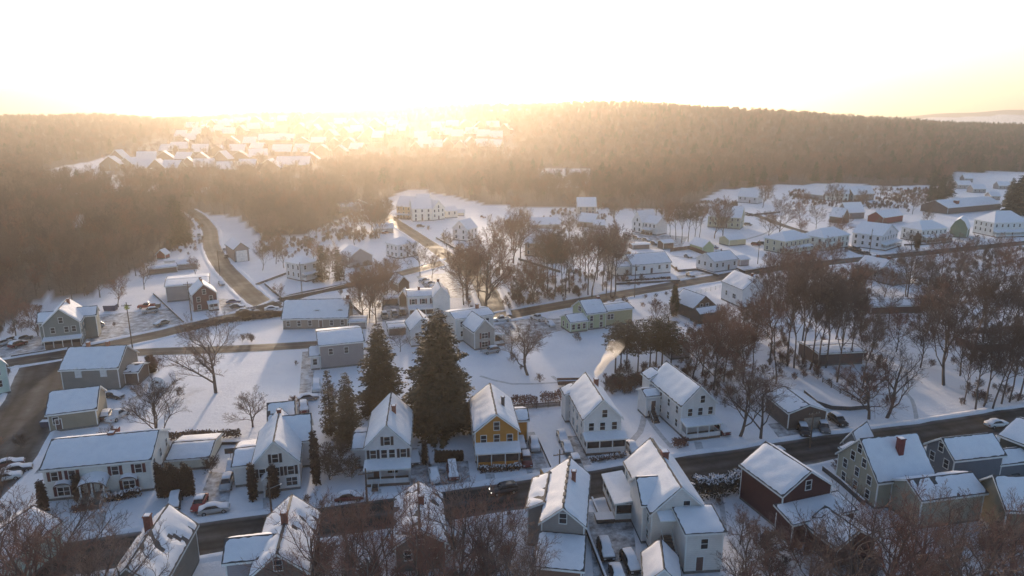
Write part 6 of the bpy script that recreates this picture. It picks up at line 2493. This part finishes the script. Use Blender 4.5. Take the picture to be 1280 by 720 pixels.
for i in range(40):
    x, y = RS.uniform(760, 960), RS.uniform(462, 502)
    p = G(x, y)
    if not blocked(p):
        shrub((x, y), RS.uniform(1.5, 3.2), "low russet bush behind the two tall white houses", TWG[i % 3], 1.1, "russet brush behind the two tall white houses")
for i in range(44):
    x, y = RS.uniform(960, 1290), RS.uniform(400, 505)
    p = G(x, y)
    if not blocked(p) and not (1105 < x < 1150):
        shrub((x, y), RS.uniform(1.5, 3.5), "low bare bush on the right wooded slope", TWG[i % 3], 1.1, "undergrowth on the right slope")
for i in range(60):
    x, y = RS.uniform(650, 850), RS.uniform(350, 385)
    p = G(x, y)
    if not blocked(p) and road_dist(p.x, p.y) > 1:
        shrub((x, y), RS.uniform(1.5, 3.2), "bare bush under the thin tree group", TWG[i % 3], 1.1, "bushes under the thin tree group")
for i in range(40):
    x = RS.choice([RS.uniform(380, 660), RS.uniform(930, 1290)])
    shrub((x, RS.uniform(690, 760)), RS.uniform(2.5, 5), "twiggy bush low along the bottom edge", TWG[i % 3], 1.2, "twiggy bushes along the bottom edge")


# ------------------------------------------------------------------ evergreen wood on the right ridge
def scatter(name, pts, srcs, lo, hi, label):
    me = bpy.data.meshes.new(name)
    me.from_pydata([tuple(p) for p in pts], [], [])
    o = link(bpy.data.objects.new(name, me))
    tag(o, label, kind="stuff")
    src = bpy.data.collections.new(name + "_sources")
    for s_ in srcs:
        src.objects.link(bpy.data.objects.new(name + "_source", s_))
    ng = WOOD_NG.copy()
    for n in ng.nodes:
        if n.bl_idname == "GeometryNodeCollectionInfo":
            n.inputs[0].default_value = src
        if n.bl_idname == "FunctionNodeRandomValue" and n.data_type == 'FLOAT':
            n.inputs[2].default_value = lo
            n.inputs[3].default_value = hi
    o.modifiers.new("scatter", 'NODES').node_group = ng


def make_brush():
    R = random.Random(12)
    areas = [([(858, 405), (960, 398), (1100, 392), (1112, 470), (1085, 505), (1030, 470), (960, 490), (880, 500), (858, 470)], .42),
             ([(1110, 330), (1290, 312), (1290, 425), (1180, 430), (1110, 400)], .4), ([(1180, 430), (1290, 425), (1290, 498), (1190, 510)], .25),
             ([(650, 343), (785, 338), (790, 362), (700, 378), (650, 385)], .45), ([(320, 262), (480, 256), (470, 300), (400, 318), (330, 330)], .5),
             ([(940, 345), (1080, 332), (1090, 385), (960, 395)], .4), ([(750, 468), (850, 452), (862, 480), (760, 498)], .8),
             ([(600, 340), (650, 330), (655, 385), (625, 390)], .4), ([(380, 690), (660, 680), (660, 800), (380, 800)], .2), ([(940, 665), (1290, 690), (1290, 860), (940, 860)], .25),
             ([(-40, 660), (140, 690), (150, 800), (-60, 800)], .5), ([(195, 320), (250, 270), (258, 300), (240, 320)], .4), ([(985, 240), (1190, 236), (1180, 262), (1085, 262), (990, 256)], .4),
             ([(820, 262), (915, 250), (930, 262), (880, 272), (820, 282)], .5), ([(440, 320), (495, 345), (480, 372), (440, 372)], .35), ([(0, 405), (55, 385), (58, 425), (0, 420)], .5),
             ([(645, 290), (720, 250), (780, 262), (720, 300)], .3)]
    pts = []
    for poly, dn in areas:
        W = [G(*q) for q in poly]
        x0, x1, y0, y1 = min(p.x for p in W), max(p.x for p in W), min(p.y for p in W), max(p.y for p in W)
        pw = [(p.x, p.y) for p in W]
        for _ in range(int((x1 - x0) * (y1 - y0) * dn / 5)):
            x, y = R.uniform(x0, x1), R.uniform(y0, y1)
            if in_poly(x, y, pw):
                p = Vector((x, y, terrain(x, y)))
                if not blocked(p) and math.sin(x * .13) * math.sin(y * .11 + 1) > -.35:
                    pts.append(p)
    # tufts along walls of the gardens and between houses
    for _ in range(900):
        px, py = R.uniform(0, 1280), R.uniform(262, 520)
        p = G(px, py)
        if not blocked(p) and math.sin(p.x * .21 + 1) * math.sin(p.y * .17) > .55 and road_dist(p.x, p.y) > 1.5:
            pts.append(p)
    print("brush", len(pts))
    srcs = [tree_one('shrub', 40 + i, 3.5, TWG[i % 3])[0] for i in range(4)]
    scatter("underbrush", pts, srcs, .35, .95, "brown leafless underbrush poking through the snow below the trees")


make_brush()


def make_grove():
    R = random.Random(77)
    cs = [o.location for o in S.objects if o.name.startswith("condominium")]
    pts = []
    for _ in range(9000):
        px, py = R.uniform(60, 655), R.uniform(148, 243)
        p = G(px, py)
        if p.y > 3000 or wooded(p.x, p.y):
            continue
        if 212 < py < 222 and px > 120 and px < 400:
            continue
        if (py > 222) and R.random() > .6:
            continue
        if R.random() > (.13 if py < 212 else .6) or min((c.x - p.x) ** 2 + (c.y + 6 - p.y) ** 2 for c in cs) < 13 ** 2:
            continue
        if (px < 230 and 205 < py < 226) or R.random() > (p.y / 900) ** 1.3:
            continue
        pts.append(p)
    me = bpy.data.meshes.new("grove")
    me.from_pydata([tuple(p) for p in pts], [], [])
    o = link(bpy.data.objects.new("grove", me))
    tag(o, "bare trees filling the gaps between the hillside condominiums", kind="stuff")
    md = o.modifiers.new("scatter", 'NODES')
    md.node_group = WOOD_NG
    print("grove", len(pts))


make_grove()


def make_pine_wood():
    src = bpy.data.collections.new("pine_sources")
    for i in range(3):
        tr, V, F = conifer(70 + i, 16, 7.5, 'spruce' if i else 'pine')
        keep = np.random.RandomState(i).rand(len(F)) < .5
        V2 = V.reshape(-1, 4, 3)[keep]
        c = V2.mean(1, keepdims=True)
        V2 = (c + (V2 - c) * 1.7).reshape(-1, 3)
        src.objects.link(bpy.data.objects.new("pine_source", fast_mesh("pine_source", V2, np.arange(len(V2)).reshape(-1, 4), [M_NEEDLEG])))
    R = random.Random(31)
    pts = []
    for _ in range(60000):
        y = R.uniform(520, 1750)
        x = R.uniform(-y * .8, y * .8)
        z = terrain(x, y)
        pr = project(x, y, z)
        if not wooded(x, y):
            continue
        px = pr[0]
        w_ = smooth(1080, 1220, px) * smooth(560, 800, y) * .10 + .005 + .012 * smooth(620, 800, px) * (1 - smooth(1000, 1100, px)) * (1 if y > 1200 else .3)
        if R.random() < w_ * 3:
            pts.append((x, y, z))
    me = bpy.data.meshes.new("evergreen_forest")
    me.from_pydata(pts, [], [])
    o = link(bpy.data.objects.new("evergreen_forest", me))
    tag(o, "dark evergreen trees mixed into the wooded ridge, densest at the right", kind="stuff")
    ng = bpy.data.node_groups["scatter_wood"].copy()
    for n in ng.nodes:
        if n.bl_idname == "GeometryNodeCollectionInfo":
            n.inputs[0].default_value = src
    md = o.modifiers.new("scatter", 'NODES')
    md.node_group = ng
    print("pines", len(pts))


make_pine_wood()


# ------------------------------------------------------------------ chimney smoke
def smoke(P, h, drift, r0, r1, dens, label, seed):
    bm = bmesh.new()
    bmesh.ops.create_uvsphere(bm, u_segments=20, v_segments=28, radius=1)
    R = random.Random(seed)
    ph = [R.random() * 6 for _ in range(6)]
    for v in bm.verts:
        t = (v.co.z + 1) / 2
        r = r0 + (r1 - r0) * t ** .8
        wob = 1 + .22 * math.sin(5 * t * 2 + ph[0] + 2 * math.atan2(v.co.y, v.co.x)) + .12 * math.sin(17 * t + ph[1])
        cx = drift[0] * t ** 1.3 + .5 * r1 * .5 * math.sin(6 * t + ph[2]) * t
        cy = drift[1] * t ** 1.3 + .3 * r1 * math.sin(5 * t + ph[3]) * t
        rr = math.sqrt(max(0, 1 - v.co.z ** 2)) ** .5 if abs(v.co.z) < 1 else 0
        a = math.atan2(v.co.y, v.co.x)
        v.co = Vector((cx + math.cos(a) * rr * r * wob, cy + math.sin(a) * rr * r * wob, t * h))
    me = bpy.data.meshes.new("smoke")
    bm.to_mesh(me)
    bm.free()

    def f(t, p):
        t.nodes.remove(p)
        v = N(t, "ShaderNodeVolumePrincipled")
        v.inputs["Color"].default_value = (.95, .90, .86, 1)
        v.inputs["Anisotropy"].default_value = .55
        n = noise(t, .9, 5, .65)
        t.links.new(ramp(t, n, [(.34, 0.0), (.55, 1.0)]), v.inputs["Density"])
        mm = N(t, "ShaderNodeMath", operation='MULTIPLY')
        t.links.new(v.inputs["Density"].links[0].from_socket, mm.inputs[0])
        mm.inputs[1].default_value = dens
        sz = N(t, "ShaderNodeSeparateXYZ")
        tc = N(t, "ShaderNodeTexCoord")
        t.links.new(tc.outputs['Object'], sz.inputs[0])
        mr = N(t, "ShaderNodeMapRange")
        mr.inputs[1].default_value = 0
        mr.inputs[2].default_value = h * .95
        mr.inputs[3].default_value = 1
        mr.inputs[4].default_value = .0
        t.links.new(sz.outputs[2], mr.inputs[0])
        m3 = N(t, "ShaderNodeMath", operation='MULTIPLY')
        t.links.new(mm.outputs[0], m3.inputs[0])
        t.links.new(mr.outputs[0], m3.inputs[1])
        t.links.new(m3.outputs[0], v.inputs["Density"])
        out = [q for q in t.nodes if q.type == 'OUTPUT_MATERIAL'][0]
        t.links.new(v.outputs[0], out.inputs["Volume"])
    me.materials.append(mat("smoke_%d" % seed, f))
    o = link(bpy.data.objects.new("smoke", me))
    o.location = P
    tag(o, label, kind="stuff")


smoke(SMOKE_A, 7.0, (5.0, 3.0), .4, 1.9, 2.2, "pale sunlit smoke drifting right from the brick chimney of the tall white house", 1)
smoke(SMOKE_B, 6.5, (-3.0, 3.5), .3, .9, .6, "thin pink wisp of smoke above the pale green house", 2)

# ------------------------------------------------------------------ rows of look-alikes are told apart by their order
def number_rows():
    names = "first second third fourth fifth sixth seventh eighth ninth tenth eleventh twelfth thirteenth fourteenth fifteenth sixteenth seventeenth eighteenth nineteenth twentieth".split()
    sets = {}
    for o in S.objects:
        if o.parent is None and o.get("group") and o.get("category"):
            sets.setdefault(o["label"], []).append(o)
    for lab, os_ in sets.items():
        if len(os_) < 2:
            continue
        os_.sort(key=lambda o: project(*o.location)[0])
        k = math.ceil(len(os_) / 20)
        size = math.ceil(len(os_) / k)
        zone = {1: [""], 2: ["left half", "right half"], 3: ["left third", "middle third", "right third"]}[k]
        for i, o in enumerate(os_):
            z_ = zone[i // size]
            l = "%s from left%s, %s" % (names[i % size], " in " + z_ if z_ else "", lab)
            if len(l.replace(",", "").split()) > 16:
                print("LONG", l)
            o["label"] = l


number_rows()
print("objects", len(bpy.data.objects))
